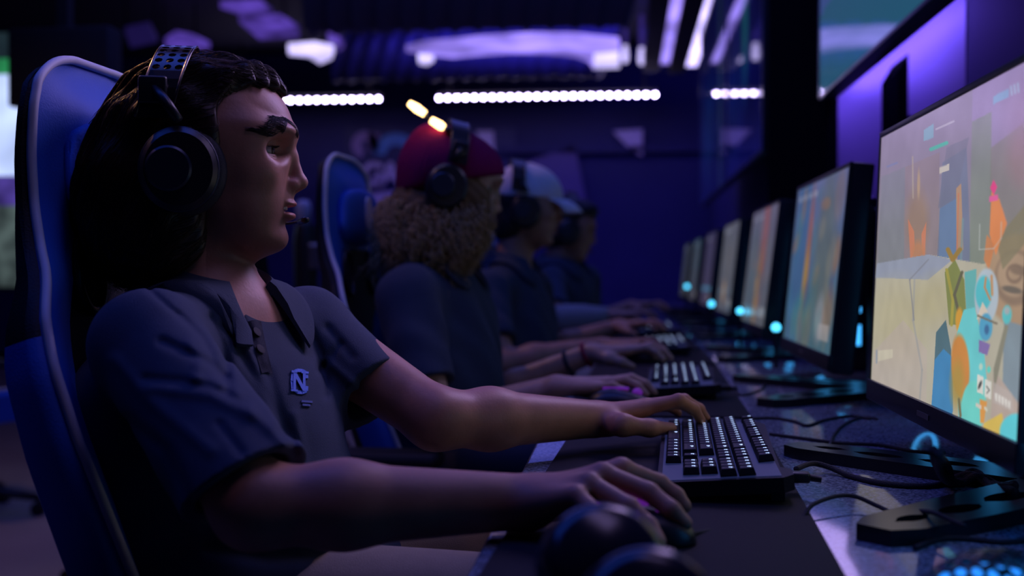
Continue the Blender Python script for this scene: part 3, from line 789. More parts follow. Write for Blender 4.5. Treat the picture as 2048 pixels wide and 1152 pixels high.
# ================================================================== mice
M['mglow'] = mat('mouse_glow', (0.2, 0.05, 0.3), 0.4, emit=(0.42, 0.05, 1.0), es=0.18)
M['cglow'] = mat('mouse_cyan_glow', (0.02, 0.1, 0.2), 0.4, emit=(0.02, 0.26, 1.0), es=1.3)
def mouse_shell(rx=0.062, ry=0.032, h=0.038, n=26, m=18, scale=1.0):
    rings = []
    for i in range(m + 1):
        ph = PI / 2 * (1 - i / m) if i < m else 0
        rings.append([(rx * scale * math.copysign(abs(math.cos(a)) ** .85, math.cos(a)) * math.cos(ph) ** .8, ry * scale * (1 - .12 * math.cos(a)) * math.copysign(abs(math.sin(a)) ** .85, math.sin(a)) * math.cos(ph) ** .7, 0.004 + (h - 0.004) * scale * math.sin(ph) * (1 - .10 * math.cos(a))) for a in (2 * PI * k / n for k in range(n))])
    return rings
def mouse(loc, rz, label):
    t = thing('computer_mouse', label, 'mouse', loc, rz, 'computer mice')
    r = mouse_shell(); r.append([(p_[0], p_[1], 0.0) for p_ in r[-1]])
    MB().loft(r).build('shell', M['blk'], t, 3)
    MB().tube([(-0.03, 0, 0.0395), (0.0, 0, 0.0408), (0.018, 0, 0.0405)], [0.003, .004, .003], 8).build('glow_line', M['mglow'], t)
    MB().lathe([(0.0, -0.004), (0.0085, -0.0035), (0.0095, 0), (0.0085, 0.0035), (0, 0.004)], (0.034, 0, 0.033), Matrix.Rotation(PI / 2, 3, 'X'), 18).build('scroll_wheel', M['mglow'], t, 3)
    return t
mp = deskpt(1310, 1062, DZ + .015)
m1 = mouse((.004, 1.005, DZ + .0045), R(-8), 'black mouse with violet glow under the nearest right hand'); m1.scale = (.95, .95, .84)
q = deskpt(1238, 798, DZ + .02)
m2 = copy_tree(m1); m2.location = (q.x, q.y, DZ + .0045); m2['label'] = 'mouse with violet glow under the right hand of the person in the red beanie'
q = deskpt(1290, 712, DZ + .02)
m3 = copy_tree(m1); m3.location = (q.x, q.y, DZ + .0045); m3['label'] = 'mouse under the right hand of the person in the white cap'

def honey_mouse(loc, rz):
    t = thing('honeycomb_mouse', 'cyan-lit mouse with a honeycomb shell at the lower right corner', 'mouse', loc, rz)
    inner = mouse_shell(0.060, 0.031, 0.036, scale=.86); MB().loft(inner).build('lit_core', M['cglow'], t, 3)
    mb = MB(); rx, ry, h = 0.064, 0.034, 0.040
    def P(u, v):
        z = max(0.0, 1 - (u / rx) ** 2 - (v / ry) ** 2) ** .5; return Vector((u, v, 0.004 + h * z))
    s = 0.0062
    for i in range(-12, 13):
        for j in range(-8, 9):
            cx = i * s * 1.5; cy = (j + (i % 2) * .5) * s * 1.732
            if (cx / rx) ** 2 + (cy / ry) ** 2 > .93: continue
            out = [P(cx + s * 1.02 * math.cos(k * PI / 3), cy + s * 1.02 * math.sin(k * PI / 3)) for k in range(6)]
            inn = [P(cx + s * .70 * math.cos(k * PI / 3), cy + s * .70 * math.sin(k * PI / 3)) for k in range(6)]
            inn2 = [p_ - Vector((0, 0, .0015)) for p_ in inn]
            mb.add(out + inn + inn2, [(k, (k + 1) % 6, 6 + (k + 1) % 6, 6 + k) for k in range(6)] + [(6 + k, 6 + (k + 1) % 6, 12 + (k + 1) % 6, 12 + k) for k in range(6)])
    mb.build('honeycomb_shell', M['blk'], t)
    rim = [(rx * math.cos(a), ry * math.sin(a)) for a in (2 * PI * k / 40 for k in range(40))]
    MB().loft([[(x, y, 0.0) for x, y in rim], [(x, y, 0.006) for x, y in rim]], True, False).build('rim', M['blk'], t, 3)
    return t
q = deskpt(1985, 1165, DZ + .02)
honey_mouse((q.x, q.y, DZ), R(25))

# ================================================================== cables
def cable(pts, r, label, group='braided cables on the desk', name='cable', z=DZ):
    P = []
    for a in pts:
        q = deskpt(a[0], a[1], z + (a[2] if len(a) > 2 else r)); P.append(q)
    P = spline(P, 10)
    mb = MB(); c = P[0].copy()
    mb.tube([p_ - c for p_ in P], r, 8)
    o = mb.build(name, M['rope'], None, 3); o.location = c
    tag(o, label, 'cable', group); return o
cable([(1592, 938, .014), (1625, 927, .012), (1660, 935, .008), (1700, 952), (1760, 966), (1830, 972), (1880, 968), (1905, 950), (1925, 935)], .0033, 'thick braided cable from the plug of the nearest keyboard to the monitor stand')
cable([(1378, 1068, .008), (1430, 1060), (1490, 1048), (1560, 1045), (1603, 1036), (1625, 1010, .012), (1670, 993, .016), (1710, 993, .014), (1755, 1012, .008), (1790, 1026, .006), (1835, 1022, .012), (1870, 1026, .0235), (1905, 1042, .0235), (1930, 1052, .023)], .0022, 'thin cable of the nearest mouse, arching over the desk to the monitor foot')
cable([(1540, 868), (1600, 876), (1680, 886), (1760, 890), (1830, 903), (1890, 905)], .0024, 'cable lying straight across the desk behind the nearest keyboard')
cable([(1490, 838), (1545, 836), (1590, 843), (1615, 851), (1650, 840), (1700, 832), (1740, 838)], .0024, 'wavy cable beyond the nearest keyboard, crossing toward the second monitor')
cable([(1655, 905), (1668, 870), (1690, 848), (1725, 835), (1755, 838)], .0022, 'short curved cable over the cyan reflection on the desk')
cable([(1470, 770), (1480, 790), (1520, 780), (1540, 762), (1580, 752), (1640, 748)], .0024, 'looping cable beside the second mouse mat')
cable([(1425, 700), (1450, 712), (1500, 716), (1560, 708), (1600, 715), (1660, 730)], .0026, 'cable beyond the second keyboard')
cable([(1830, 1096), (1880, 1078), (1940, 1078), (2000, 1084), (2060, 1080)], .0025, 'cable beside the honeycomb mouse near the monitor foot')
# tangle of cables at the neck of the nearest monitor
rng = random.Random(4)
for k in range(5):
    a0 = (1870 + rng.uniform(-8, 12), 905 + rng.uniform(-6, 6), .085)
    cable([a0, (1885 + rng.uniform(-12, 14), 940 + rng.uniform(-8, 8), .035), (1905 + rng.uniform(-14, 14), 960 + rng.uniform(-8, 8), .006), (1940 + rng.uniform(-10, 20), 948 + rng.uniform(-8, 8), .014), (1985 + rng.uniform(-10, 15), 975 + rng.uniform(-10, 10), .008), (2030, 968 + rng.uniform(-12, 16), .02)],
          .0042, 'black cable in the tangle around the neck of the nearest monitor', 'tangled cables at the monitor neck')

# ================================================================== wall screens (face -X)
def wall_tv(y0, y1, z0, z1, X, paint, label, strength, tilt=0.0):
    t = thing('wall_screen', label, 'television', (X, (y0 + y1) / 2, (z0 + z1) / 2), 0, 'big screens on the right wall')
    W_, H_ = y1 - y0, z1 - z0; rot = Matrix.Rotation(tilt, 3, 'Y')
    B = rot @ Matrix(((0, 1, 0), (-1, 0, 0), (0, 0, 1)))
    sc = screen_mesh('screen', paint, W_ - .02, H_ - .02, t, strength, rot @ Vector((-0.0265, 0, 0)), B)
    b = sc.data.materials[0].node_tree.nodes['Principled BSDF']; b.inputs['Roughness'].default_value = 0.03; b.inputs['Specular IOR Level'].default_value = 0.9
    MB().box((0.0, 0, 0), (0.05, W_, H_), rot, bev=0.006).build('housing', M['blk'], t, R(35))
    fr = MB()
    for s in (1, -1):
        fr.box(rot @ Vector((-0.026, s * (W_ / 2 - .004), 0)), (0.005, 0.008, H_), rot); fr.box(rot @ Vector((-0.026, 0, s * (H_ / 2 - .004))), (0.005, W_, 0.008), rot)
    fr.build('bezel', M['bez'], t)
    MB().box((0.12, 0, 0), (0.20, 0.3, 0.3)).build('wall_bracket', M['blkmatte'], t)
    return t
M['bez'] = mat('bezel_satin', (0.25, 0.24, 0.28), 0.3, metal=0.6)
p1 = Paint(160, 90); p1.grad(p1.u * .3 + p1.v * .7, (50, 74, 110), (34, 82, 108))
p1.ell(118, 40, 26, 26, (62, 124, 140), 1, .05); p1.ell(118, 40, 20, 20, (28, 60, 84), 1, .06); p1.ell(118, 40, 14, 14, (58, 112, 130), 1, .08)
p1.poly([(0, 60), (100, 52), (100, 60), (0, 68)], (64, 70, 140), .6)  # violet ceiling reflection on the glass, painted into the picture
p2 = Paint(96, 54); p2.fill((6, 8, 60)); p2.ell(92, 36, 14, 26, (16, 74, 84), .9, .5); p2.ell(40, 60, 40, 20, (8, 20, 70), .8, .5); p2.noise(.2, 5, 2)
p3 = Paint(96, 54); p3.fill((5, 8, 52)); p3.ell(130, 40, 10, 60, (26, 40, 66), .9, .4); p3.ell(60, 60, 40, 20, (10, 30, 80), .8, .5); p3.noise(.2, 5, 7)
wall_tv(1.75, 3.46, 1.497, 2.46, 0.60, p1, 'near wall screen at top right, teal picture with a round ring', 1.0)
wall_tv(4.88, 6.55, 1.497, 2.75, 0.60, p2, 'middle wall screen, dark blue picture with a green streak', .9)
wall_tv(6.60, 8.80, 1.497, 2.95, 0.60, p3, 'farthest wall screen, dark blue picture with a pale vertical band', .9)
sp = thing('wall_speaker', 'narrow black glossy upright speaker on the violet wall panel, with LED reflections', 'speaker', (0.78, 3.30, 1.36))
MB().prism([(-0.04, -0.22), (-0.04, 0.17), (-0.012, 0.22), (-0.012, -0.22)], 0.20, (0, -0.10, 0), Matrix(((1, 0, 0), (0, 0, 1), (0, 1, 0)))).build('cabinet', M['glass'], sp)
MB().box((-0.043, 0, -0.06), (0.004, 0.16, 0.16), bev=0.001).build('grille', M['glass'], sp)
MB().box((0.03, 0, 0), (0.085, 0.05, 0.12)).build('wall_bracket', M['blkmatte'], sp)
# ================================================================== gaming chairs (face +X)
VS = [0, .08, .15, .25, .35, .42, .48, .53, .57, .62, .68, .73, .765, .79, .80]
VS = [q * .955 for q in VS]
WS = [.235, .255, .265, .272, .275, .270, .250, .212, .188, .172, .166, .160, .145, .105, .06]
CS = [.125, .120, .114, .106, .096, .090, .080, .066, .048, .034, .028, .026, .022, .016, .012]
def chair(loc, rz, label, group='blue racing-style gaming chairs', recline=16.5):
    t = thing('gaming_chair', label, 'chair', loc, rz, group)
    th = R(recline); base = Vector((-0.02, 0, 0.47))
    def P(n, y, v):
        bend = .085 * (max(0, v - .41) / .354) ** 1.6
        n2 = n + bend
        return base + Vector((math.cos(th) * n2 - math.sin(th) * v, y, math.sin(th) * n2 + math.cos(th) * v))
    vs = [VS[0] + (VS[-1] - VS[0]) * (1 - (1 - i / 44) ** 1.25) for i in range(45)]
    rings = []; lp, rp = [], []
    for v in vs:
        W_ = interp(v, VS, WS); C = interp(v, VS, CS); pad = .040 * sstep(.775, .68, v) + .006
        pts = []
        us = [-1, -.97, -.90, -.80, -.68, -.55, -.35, -.15, .15, .35, .55, .68, .80, .90, .97, 1]
        for u in us:
            a = abs(u); bol = sstep(.50, .93, a)
            n = pad * (1 - bol) + C * bol
            if a > .96: n = C - .004 if a < .99 else C - .014
            pts.append(P(n, u * W_, v))
        D = interp(v, [0, .15, .3, .42, .52, .6, .8], [.095, .066, .060, .052, .032, .021, .016]); nb = C - D
        for u, n in ((.995, C - .4 * D), (.96, nb), (.80, min(nb, pad - .02) - .008), (.3, min(nb, pad - .03) - .012), (-.3, min(nb, pad - .03) - .012), (-.80, min(nb, pad - .02) - .008), (-.96, nb), (-.995, C - .4 * D)):
            pts.append(P(n, u * W_, v))
        rings.append(pts)
        lp.append(P(C + .001, W_ * .955, v)); rp.append(P(C + .001, -W_ * .955, v))
    mb = MB(); m = len(rings[0]); mb.loft(rings)
    # material: 0 blue, 1 black
    for k in range(len(rings) - 1):
        for i in range(m):
            v = vs[k]; idx = k * m + i
            if 5 <= i <= 9 and v < .56: mb.mi[idx] = 1            # black centre pad
            if i >= 17 and i < 22: mb.mi[idx] = 1                  # black back shell
            if v > .44 and (i in (0, 14, 15, 16, 22, 23)): mb.mi[idx] = 1      # upper outer side black
    bk = mb.build('backrest', [M['blue'], M['blk_leather']], t, R(50))
    pp = spline(rp[1:] + [P(.010, -.03, .766), P(.010, .03, .766)] + list(reversed(lp[1:])), 2)
    MB().tube(pp, .0052, 8).build('piping', M['piping'], bk, 3)
    # belt slot frames in the neck
    for s in (1, -1):
        pts = [P(.046 + .004, s * (  .085 + .028 * math.cos(a)), .515 + .045 * math.sin(a)) for a in (2 * PI * k / 20 for k in range(20))]
        fr = MB().tube(pts, .006, 8, True).build('belt_slot_frame', M['blk'], bk, 3)
        c = sum(pts, Vector()) / 20
        MB().add(pts, [tuple(range(20))]).build('slot_lining', M['blkmatte'], fr)
    # head pillow with an oval badge
    pr = []
    for i in range(13):
        a = -PI / 2 + PI * i / 12
        pr.append([P(.050 + .024 * math.copysign(abs(math.cos(b)) ** .7, math.cos(b)) * math.cos(a) ** .5 if math.cos(a) > 0 else .05, .115 * math.sin(a),   .63 + .058 * math.copysign(abs(math.sin(b)) ** .8, math.sin(b)) * max(0.02, math.cos(a)) ** .4) for b in (2 * PI * k / 20 for k in range(20))])
    pil = MB().loft(pr).build('head_pillow', M['blue'], t, 3)
    bd = []
    rr = [P(.0765, .022 * math.cos(a), .632 + .034 * math.sin(a)) for a in (2 * PI * k / 24 for k in range(24))]
    r2 = [P(.070, .022 * math.cos(a), .632 + .036 * math.sin(a)) for a in (2 * PI * k / 24 for k in range(24))]
    MB().loft([r2, rr]).build('badge', M['piping'], pil)
    # seat: shallow bucket with side bolsters
    sr = []
    for i in range(15):
        x = -0.06 + .50 * i / 14; e = 1 - .10 * sstep(.8, 1, i / 14); ring = []
        for u in (-1, -.93, -.80, -.62, -.3, 0, .3, .62, .80, .93, 1):
            z = .475 + .045 * sstep(.6, .9, abs(u)) - (.02 if abs(u) == 1 else 0) - .03 * sstep(.85, 1, i / 14)
            ring.append((x, u * .265 * e, z))
        for u in (1, .7, 0, -.7, -1): ring.append((x, u * .25 * e, .395 + .03 * sstep(.8, 1, i / 14)))
        sr.append(ring)
    mb = MB().loft(sr)
    for k in range(14):
        for i in range(16):
            if 3 <= i <= 6: mb.mi[k * 16 + i] = 1
    st = mb.build('seat', [M['blue'], M['blk_leather']], t, R(50))
    for s in (1, -1):
        MB().tube([P_ for P_ in [( -0.02, s * .235, .524), (.10, s * .238, .524), (.28, s * .236, .523), (.42, s * .22, .50)]], .005, 8).build('seat_piping', M['piping'], st, 3)
        MB().tube([(-.02, s * .27, .43), (-.02, s * .31, .43), (-.02, s * .315, .62)], [.016, .016, .018], 10).build('armrest_post', M['blk'], t, 3)
        MB().box((.02, s * .315, .635), (.25, .085, .03), bev=.012).build('armrest_pad', M['blkmatte'], t, R(50))
    MB().box((0.16, 0, .375), (.26, .18, .05), bev=.01).tube([(0.16, 0, .35), (.16, 0, .09)], [.028, .022], 16).build('gas_lift', M['blk'], t, R(40))
    for k in range(5):
        a = 2 * PI * k / 5 + .3; dr = Vector((math.cos(a), math.sin(a), 0)); c0 = Vector((.16, 0, 0))
        lg = MB().tube([c0 + Vector((0, 0, .11)), c0 + dr * .15 + Vector((0, 0, .105)), c0 + dr * .31 + Vector((0, 0, .075))], [.030, .024, .016], 10).build('base_leg', M['blk'], t, 3)
        cs = MB(); sd = Vector((-dr.y, dr.x, 0))
        Mx = Matrix((sd, dr, Vector((0, 0, 1)))).transposed() @ Matrix.Rotation(PI / 2, 3, 'Y')
        for off in (-.016, .016):
            cs.lathe([(0, -.009), (.026, -.009), (.029, -.005), (.029, .005), (.026, .009), (0, .009)], c0 + dr * .315 + sd * off + Vector((0, 0, .029)), Mx, 18)
        cs.tube([c0 + dr * .315 + Vector((0, 0, .029)), c0 + dr * .315 + Vector((0, 0, .08))], .009, 8)
        cs.build('caster', M['blkmatte'], lg, R(40))
    # side hinge cover
    for s in (1, -1):
        MB().lathe([(0, -.01), (.045, -.01), (.05, 0), (.045, .012), (0, .014)], (-.03, s * .262, .47), Matrix.Rotation(-s * PI / 2, 3, 'X'), 22).build('hinge_cover', M['blkmatte'], t, R(40))
    return t
ch1 = chair((-0.50, 1.33, 0), R(-3), 'nearest blue gaming chair with white piping at the left edge', recline=16.5)
def more_chair(loc, rz, label):
    c = copy_tree(ch1); c.location = loc; c.rotation_euler[2] = rz; c['label'] = label; return c
more_chair((-0.46, 2.40, 0), R(-4), 'blue gaming chair with oval badge behind the person in the red beanie')
more_chair((-0.34, 3.45, 0), R(0), 'blue gaming chair of the person in the white cap')
more_chair((-0.37, 4.50, 0), R(0), 'blue gaming chair of the farthest person, bright blue between the two last figures')
more_chair((-2.72, 4.15, 0), R(70), 'blue gaming chair at the far left edge, only a leg of its base in view')
more_chair((-1.28, 3.25, 0), R(150), 'empty blue gaming chair seen between the nearest face and the second chair')
# ================================================================== implicit surfaces -> one continuous mesh
def V3(p): return np.array([p[0], p[1], p[2]], dtype=float)
class SDF:
    def __init__(s): s.P = []; s.disp = None; s.dispmax = 0.0
    def _add(s, fn, lo, hi, k, op):
        s.P.append((fn, np.asarray(lo, float), np.asarray(hi, float), k, op)); return s
    def cone(s, a, b, ra, rb, k=.01, op='add'):
        a, b = V3(a), V3(b); fn = SDF.f_cone(a, b, ra, rb); r = max(ra, rb)
        return s._add(fn, np.minimum(a, b) - r, np.maximum(a, b) + r, k, op)
    @staticmethod
    def f_cone(a, b, ra, rb):
        ba = b - a; l2 = float(ba @ ba) + 1e-12
        def fn(p):
            t = np.clip((p - a) @ ba / l2, 0, 1)
            return np.linalg.norm(p - a - t[:, None] * ba, axis=1) - (ra + (rb - ra) * t)
        return fn
    def chain(s, pts, rad, k=.008, op='add'):
        for i in range(len(pts) - 1): s.cone(pts[i], pts[i + 1], rad[i], rad[i + 1], k, op)
        return s
    def ell(s, c, r, Rm=None, k=.01, op='add'):
        c = V3(c); r = np.asarray(r, float); Rn = np.array(Rm.to_3x3()) if Rm is not None else np.eye(3)
        def fn(p):
            q = (p - c) @ Rn
            k0 = np.linalg.norm(q / r, axis=1); k1 = np.linalg.norm(q / (r * r), axis=1) + 1e-9
            return k0 * (k0 - 1.0) / k1
        ext = np.sqrt(((Rn * r) ** 2).sum(1))
        return s._add(fn, c - ext, c + ext, k, op)
    def box(s, c, h, Rm=None, rd=.005, k=.01, op='add'):
        c = V3(c); h = np.asarray(h, float); Rn = np.array(Rm.to_3x3()) if Rm is not None else np.eye(3)
        def fn(p):
            q = np.abs((p - c) @ Rn) - (h - rd)
            return np.linalg.norm(np.maximum(q, 0), axis=1) + np.minimum(q.max(1), 0) - rd
        ext = (np.abs(Rn) * h).sum(1)
        return s._add(fn, c - ext, c + ext, k, op)
    def fun(s, fn, c, r, k=.01, op='add'):
        c = V3(c); return s._add(fn, c - r, c + r, k, op)
    def ev(s, p, lo=None, hi=None, exact=False):
        d = np.full(len(p), 1.0)
        if lo is None: lo, hi = p.min(0), p.max(0)
        for fn, a, b, k, op in s.P:
            m = k + .02
            if (a - m > hi).any() or (b + m < lo).any(): continue
            if exact:
                sel = ((p > a - m) & (p < b + m)).all(1)
                if not sel.any(): continue
                q = p[sel]; dd = d[sel]
            else: q = p; dd = d
            f = fn(q)
            if op == 'add':
                h = np.maximum(k - np.abs(dd - f), 0) / k if k > 0 else 0
                r = np.minimum(dd, f) - h * h * k * .25
            elif op == 'sub':
                f = -f; h = np.maximum(k - np.abs(dd - f), 0) / k if k > 0 else 0
                r = np.maximum(dd, f) + h * h * k * .25
            if exact: d[sel] = r
            else: d = r
        if s.disp is not None:
            near = np.abs(d) < .05
            if near.any():
                d = d.copy(); d[near] -= s.disp(p[near])
        return d
    def mesh(s, lo, hi, h, B=16):
        """closed isosurface inside the box lo..hi with cells of size h"""
        lo = np.asarray(lo, float); hi = np.asarray(hi, float)
        b0 = np.floor(lo / (h * B)).astype(int); b1 = np.ceil(hi / (h * B)).astype(int)
        bx = np.stack(np.meshgrid(*[np.arange(b0[i], b1[i]) for i in range(3)], indexing='ij'), -1).reshape(-1, 3)
        cen = (bx + .5) * B * h
        ok = np.zeros(len(cen), bool); half = B * h * .5
        for fn, a, b, k, op in s.P:
            if op == 'add':
                ok |= ((cen + half > a - .01) & (cen - half < b + .01)).all(1)
        bx = bx[ok]; cen = cen[ok]
        keepd = s.ev(cen)
        act = np.abs(keepd) < .87 * B * h * 1.35 + .012
        bx = bx[act]
        g = np.stack(np.meshgrid(*[np.arange(B + 1)] * 3, indexing='ij'), -1).reshape(-1, 3)
        off = np.array([[0, 0, 0]])
        EP, EC, EQ = [], [], []      # crossing points, the 4 cells, orientation
        big = 1 << 20
        def key(ix): return ((ix[..., 0] + big) << 42) | ((ix[..., 1] + big) << 21) | (ix[..., 2] + big)
        for bi in bx:
            gi = g + bi * B; p = gi * h
            v = s.ev(p, p[0], p[-1])
            if v.min() > 0 or v.max() < 0: continue
            v = v.reshape(B + 1, B + 1, B + 1)
            for ax in range(3):
                sl0 = [slice(0, B)] * 3; sl1 = [slice(0, B)] * 3; sl1[ax] = slice(1, B + 1)
                a = v[tuple(sl0)]; b = v[tuple(sl1)]
                I = np.argwhere((a < 0) != (b < 0))
                if not len(I): continue
                va = a[tuple(I.T)]; vb = b[tuple(I.T)]
                gI = I + bi * B; t = va / (va - vb)
                pt = gI.astype(float); pt[:, ax] += t
                u, w_ = (ax + 1) % 3, (ax + 2) % 3
                cells = []
                for du, dw in ((-1, -1), (0, -1), (0, 0), (-1, 0)):
                    c = gI.copy(); c[:, u] += du; c[:, w_] += dw; cells.append(key(c))
                EP.append(pt); EC.append(np.stack(cells, 1)); EQ.append(va < 0)
        if not EP: return np.zeros((0, 3)), np.zeros((0, 4), int)
        EP = np.concatenate(EP); EC = np.concatenate(EC); EQ = np.concatenate(EQ)
        uq, inv = np.unique(EC.ravel(), return_inverse=True)
        inv = inv.ravel(); cnt = np.bincount(inv)
        P4 = np.repeat(EP, 4, axis=0)
        vs = np.stack([np.bincount(inv, P4[:, i]) / cnt for i in range(3)], 1) * h
        F = inv.reshape(-1, 4)
        F[~EQ] = F[~EQ][:, ::-1]
        e = h * .4
        for it in range(2):
            tet = np.array([[1, -1, -1], [-1, -1, 1], [-1, 1, -1], [1, 1, 1]]) * e
            gr = np.zeros_like(vs); f0 = 0
            for tvec in tet:
                f = s.ev(vs + tvec, exact=True); gr += f[:, None] * tvec; f0 = f0 + f
            gr /= 4 * e * e; f0 = f0 / 4
            n2 = (gr ** 2).sum(1) + 1e-9
            st = np.clip(-f0 / np.sqrt(n2), -h * .6, h * .6)
            vs = vs + gr / np.sqrt(n2)[:, None] * st[:, None] * .8
        return vs, F
    def grad(s, p, e=.001):
        p = np.atleast_2d(p)
        return np.stack([(s.ev(p + d, exact=True) - s.ev(p - d, exact=True)) / (2 * e) for d in np.eye(3) * e], 1)
    def snap(s, p, off=0.0, it=8):
        p = np.atleast_2d(np.array(p, float))
        for _ in range(it):
            g = s.grad(p); n = np.linalg.norm(g, axis=1)[:, None] + 1e-9
            p = p - g / n * (s.ev(p, exact=True)[:, None] - off) / np.maximum(n, .5)
        return p

def fast_mesh(name, parts, mats, parent=None, matids=None, attr=None):
    """one mesh object from several (verts, quads)"""
    vs = np.concatenate([v for v, f in parts]); n = 0; F = []
    for v, f in parts: F.append(f + n); n += len(v)
    F = np.concatenate(F)
    me = bpy.data.meshes.new(name)
    me.vertices.add(len(vs)); me.vertices.foreach_set('co', vs.astype(np.float32).ravel())
    me.loops.add(F.size); me.loops.foreach_set('vertex_index', F.astype(np.int32).ravel())
    me.polygons.add(len(F)); me.polygons.foreach_set('loop_start', np.arange(0, F.size, 4, dtype=np.int32))
    me.update(calc_edges=True)
    me.polygons.foreach_set('use_smooth', np.ones(len(F), bool))
    for m in (mats if isinstance(mats, (list, tuple)) else [mats]): me.materials.append(m)
    if attr is not None:
        ca = me.color_attributes.new('tint', 'FLOAT_COLOR', 'POINT')
        c = np.concatenate([attr(vs), np.ones((len(vs), 1))], 1)
        ca.data.foreach_set('color', c.astype(np.float32).ravel())
    me.validate(); me.update()
    o = bpy.data.objects.new(name, me); COL.objects.link(o); o.parent = parent
    return o
def project_px(p):
    q = (np.asarray(p) - np.array(CAM)) @ np.array(CM)
    return 1024 + FPX * q[:, 0] / -q[:, 2], 576 - FPX * q[:, 1] / -q[:, 2]
def seg_dist(x, y, pts):
    d = np.full(x.shape, 1e9)
    for (x1, y1), (x2, y2) in zip(pts, pts[1:]):
        L2 = (x2 - x1) ** 2 + (y2 - y1) ** 2 + 1e-9
        t = np.clip(((x - x1) * (x2 - x1) + (y - y1) * (y2 - y1)) / L2, 0, 1)
        d = np.minimum(d, np.hypot(x - x1 - t * (x2 - x1), y - y1 - t * (y2 - y1)))
    return d
# ================================================================== people
def skin_mat(name, col):
    m = mat(name, col, 0.48, sss=0.12, spec=0.4, bump=0.10, bscale=260)
    nt = m.node_tree; b = nt.nodes['Principled BSDF']
    a = nt.nodes.new('ShaderNodeVertexColor'); a.layer_name = 'tint'
    mx = nt.nodes.new('ShaderNodeMix'); mx.data_type = 'RGBA'; mx.blend_type = 'MULTIPLY'; mx.inputs[0].default_value = 1
    tc = nt.nodes.new('ShaderNodeTexCoord'); n = nt.nodes.new('ShaderNodeTexNoise'); n.inputs['Scale'].default_value = 30
    nt.links.new(tc.outputs['Object'], n.inputs['Vector'])
    cr = nt.nodes.new('ShaderNodeValToRGB')
    cr.color_ramp.elements[0].color = (*[c * .86 for c in col], 1); cr.color_ramp.elements[1].color = (*[min(1, c * 1.12) for c in col], 1)
    cr.color_ramp.elements[0].position = .3; cr.color_ramp.elements[1].position = .7
    nt.links.new(n.outputs['Fac'], cr.inputs[0])
    nt.links.new(cr.outputs[0], mx.inputs[6]); nt.links.new(a.outputs[0], mx.inputs[7]); nt.links.new(mx.outputs[2], b.inputs['Base Color'])
    return m
def cloth(name, col, rough=.85, weave=900):
    return mat(name, col, rough, spec=.25, noise=.12, nscale=60, bump=.35, bscale=weave, sheen=.04)
M['polo'] = cloth('polo_cotton', (0.036, 0.054, 0.088))
M['polo_dark'] = cloth('polo_placket', (0.018, 0.022, 0.035))
M['khaki'] = cloth('khaki_twill', (0.30, 0.25, 0.17))
M['dark_trousers'] = cloth('dark_trousers', (0.03, 0.03, 0.045))
M['shoe'] = mat('shoe_rubber', (0.05, 0.05, 0.06), .6)
M['eyew'] = mat('eye_white', (0.38, 0.35, 0.34), .2)
M['iris'] = mat('iris_brown', (0.05, 0.025, 0.012), .08)
M['teeth'] = mat('teeth', (0.62, 0.58, 0.50), .3)
M['mouthin'] = mat('mouth_dark', (0.10, 0.02, 0.02), .6)
M['emb'] = mat('emblem_blue', (0.06, 0.20, 0.75), .6, bump=.3, bscale=1500)
M['knit_red'] = mat('knit_red', (0.20, 0.004, 0.075), .9, sheen=.0, spec=.15, bump=.8, bscale=220)
M['cap_white'] = cloth('cap_cotton', (0.80, 0.76, 0.78))
M['hair_dark'] = mat('hair_dark_brown', (0.035, 0.018, 0.010), .42, spec=.4)
M['hair_blond'] = mat('hair_blond', (0.46, 0.34, 0.15), .5, spec=.4)
M['hair_blond_deep'] = mat('hair_blond_deep', (0.14, 0.09, 0.035), .7, spec=.2)
M['hair_black'] = mat('hair_black', (0.012, 0.010, 0.012), .5)

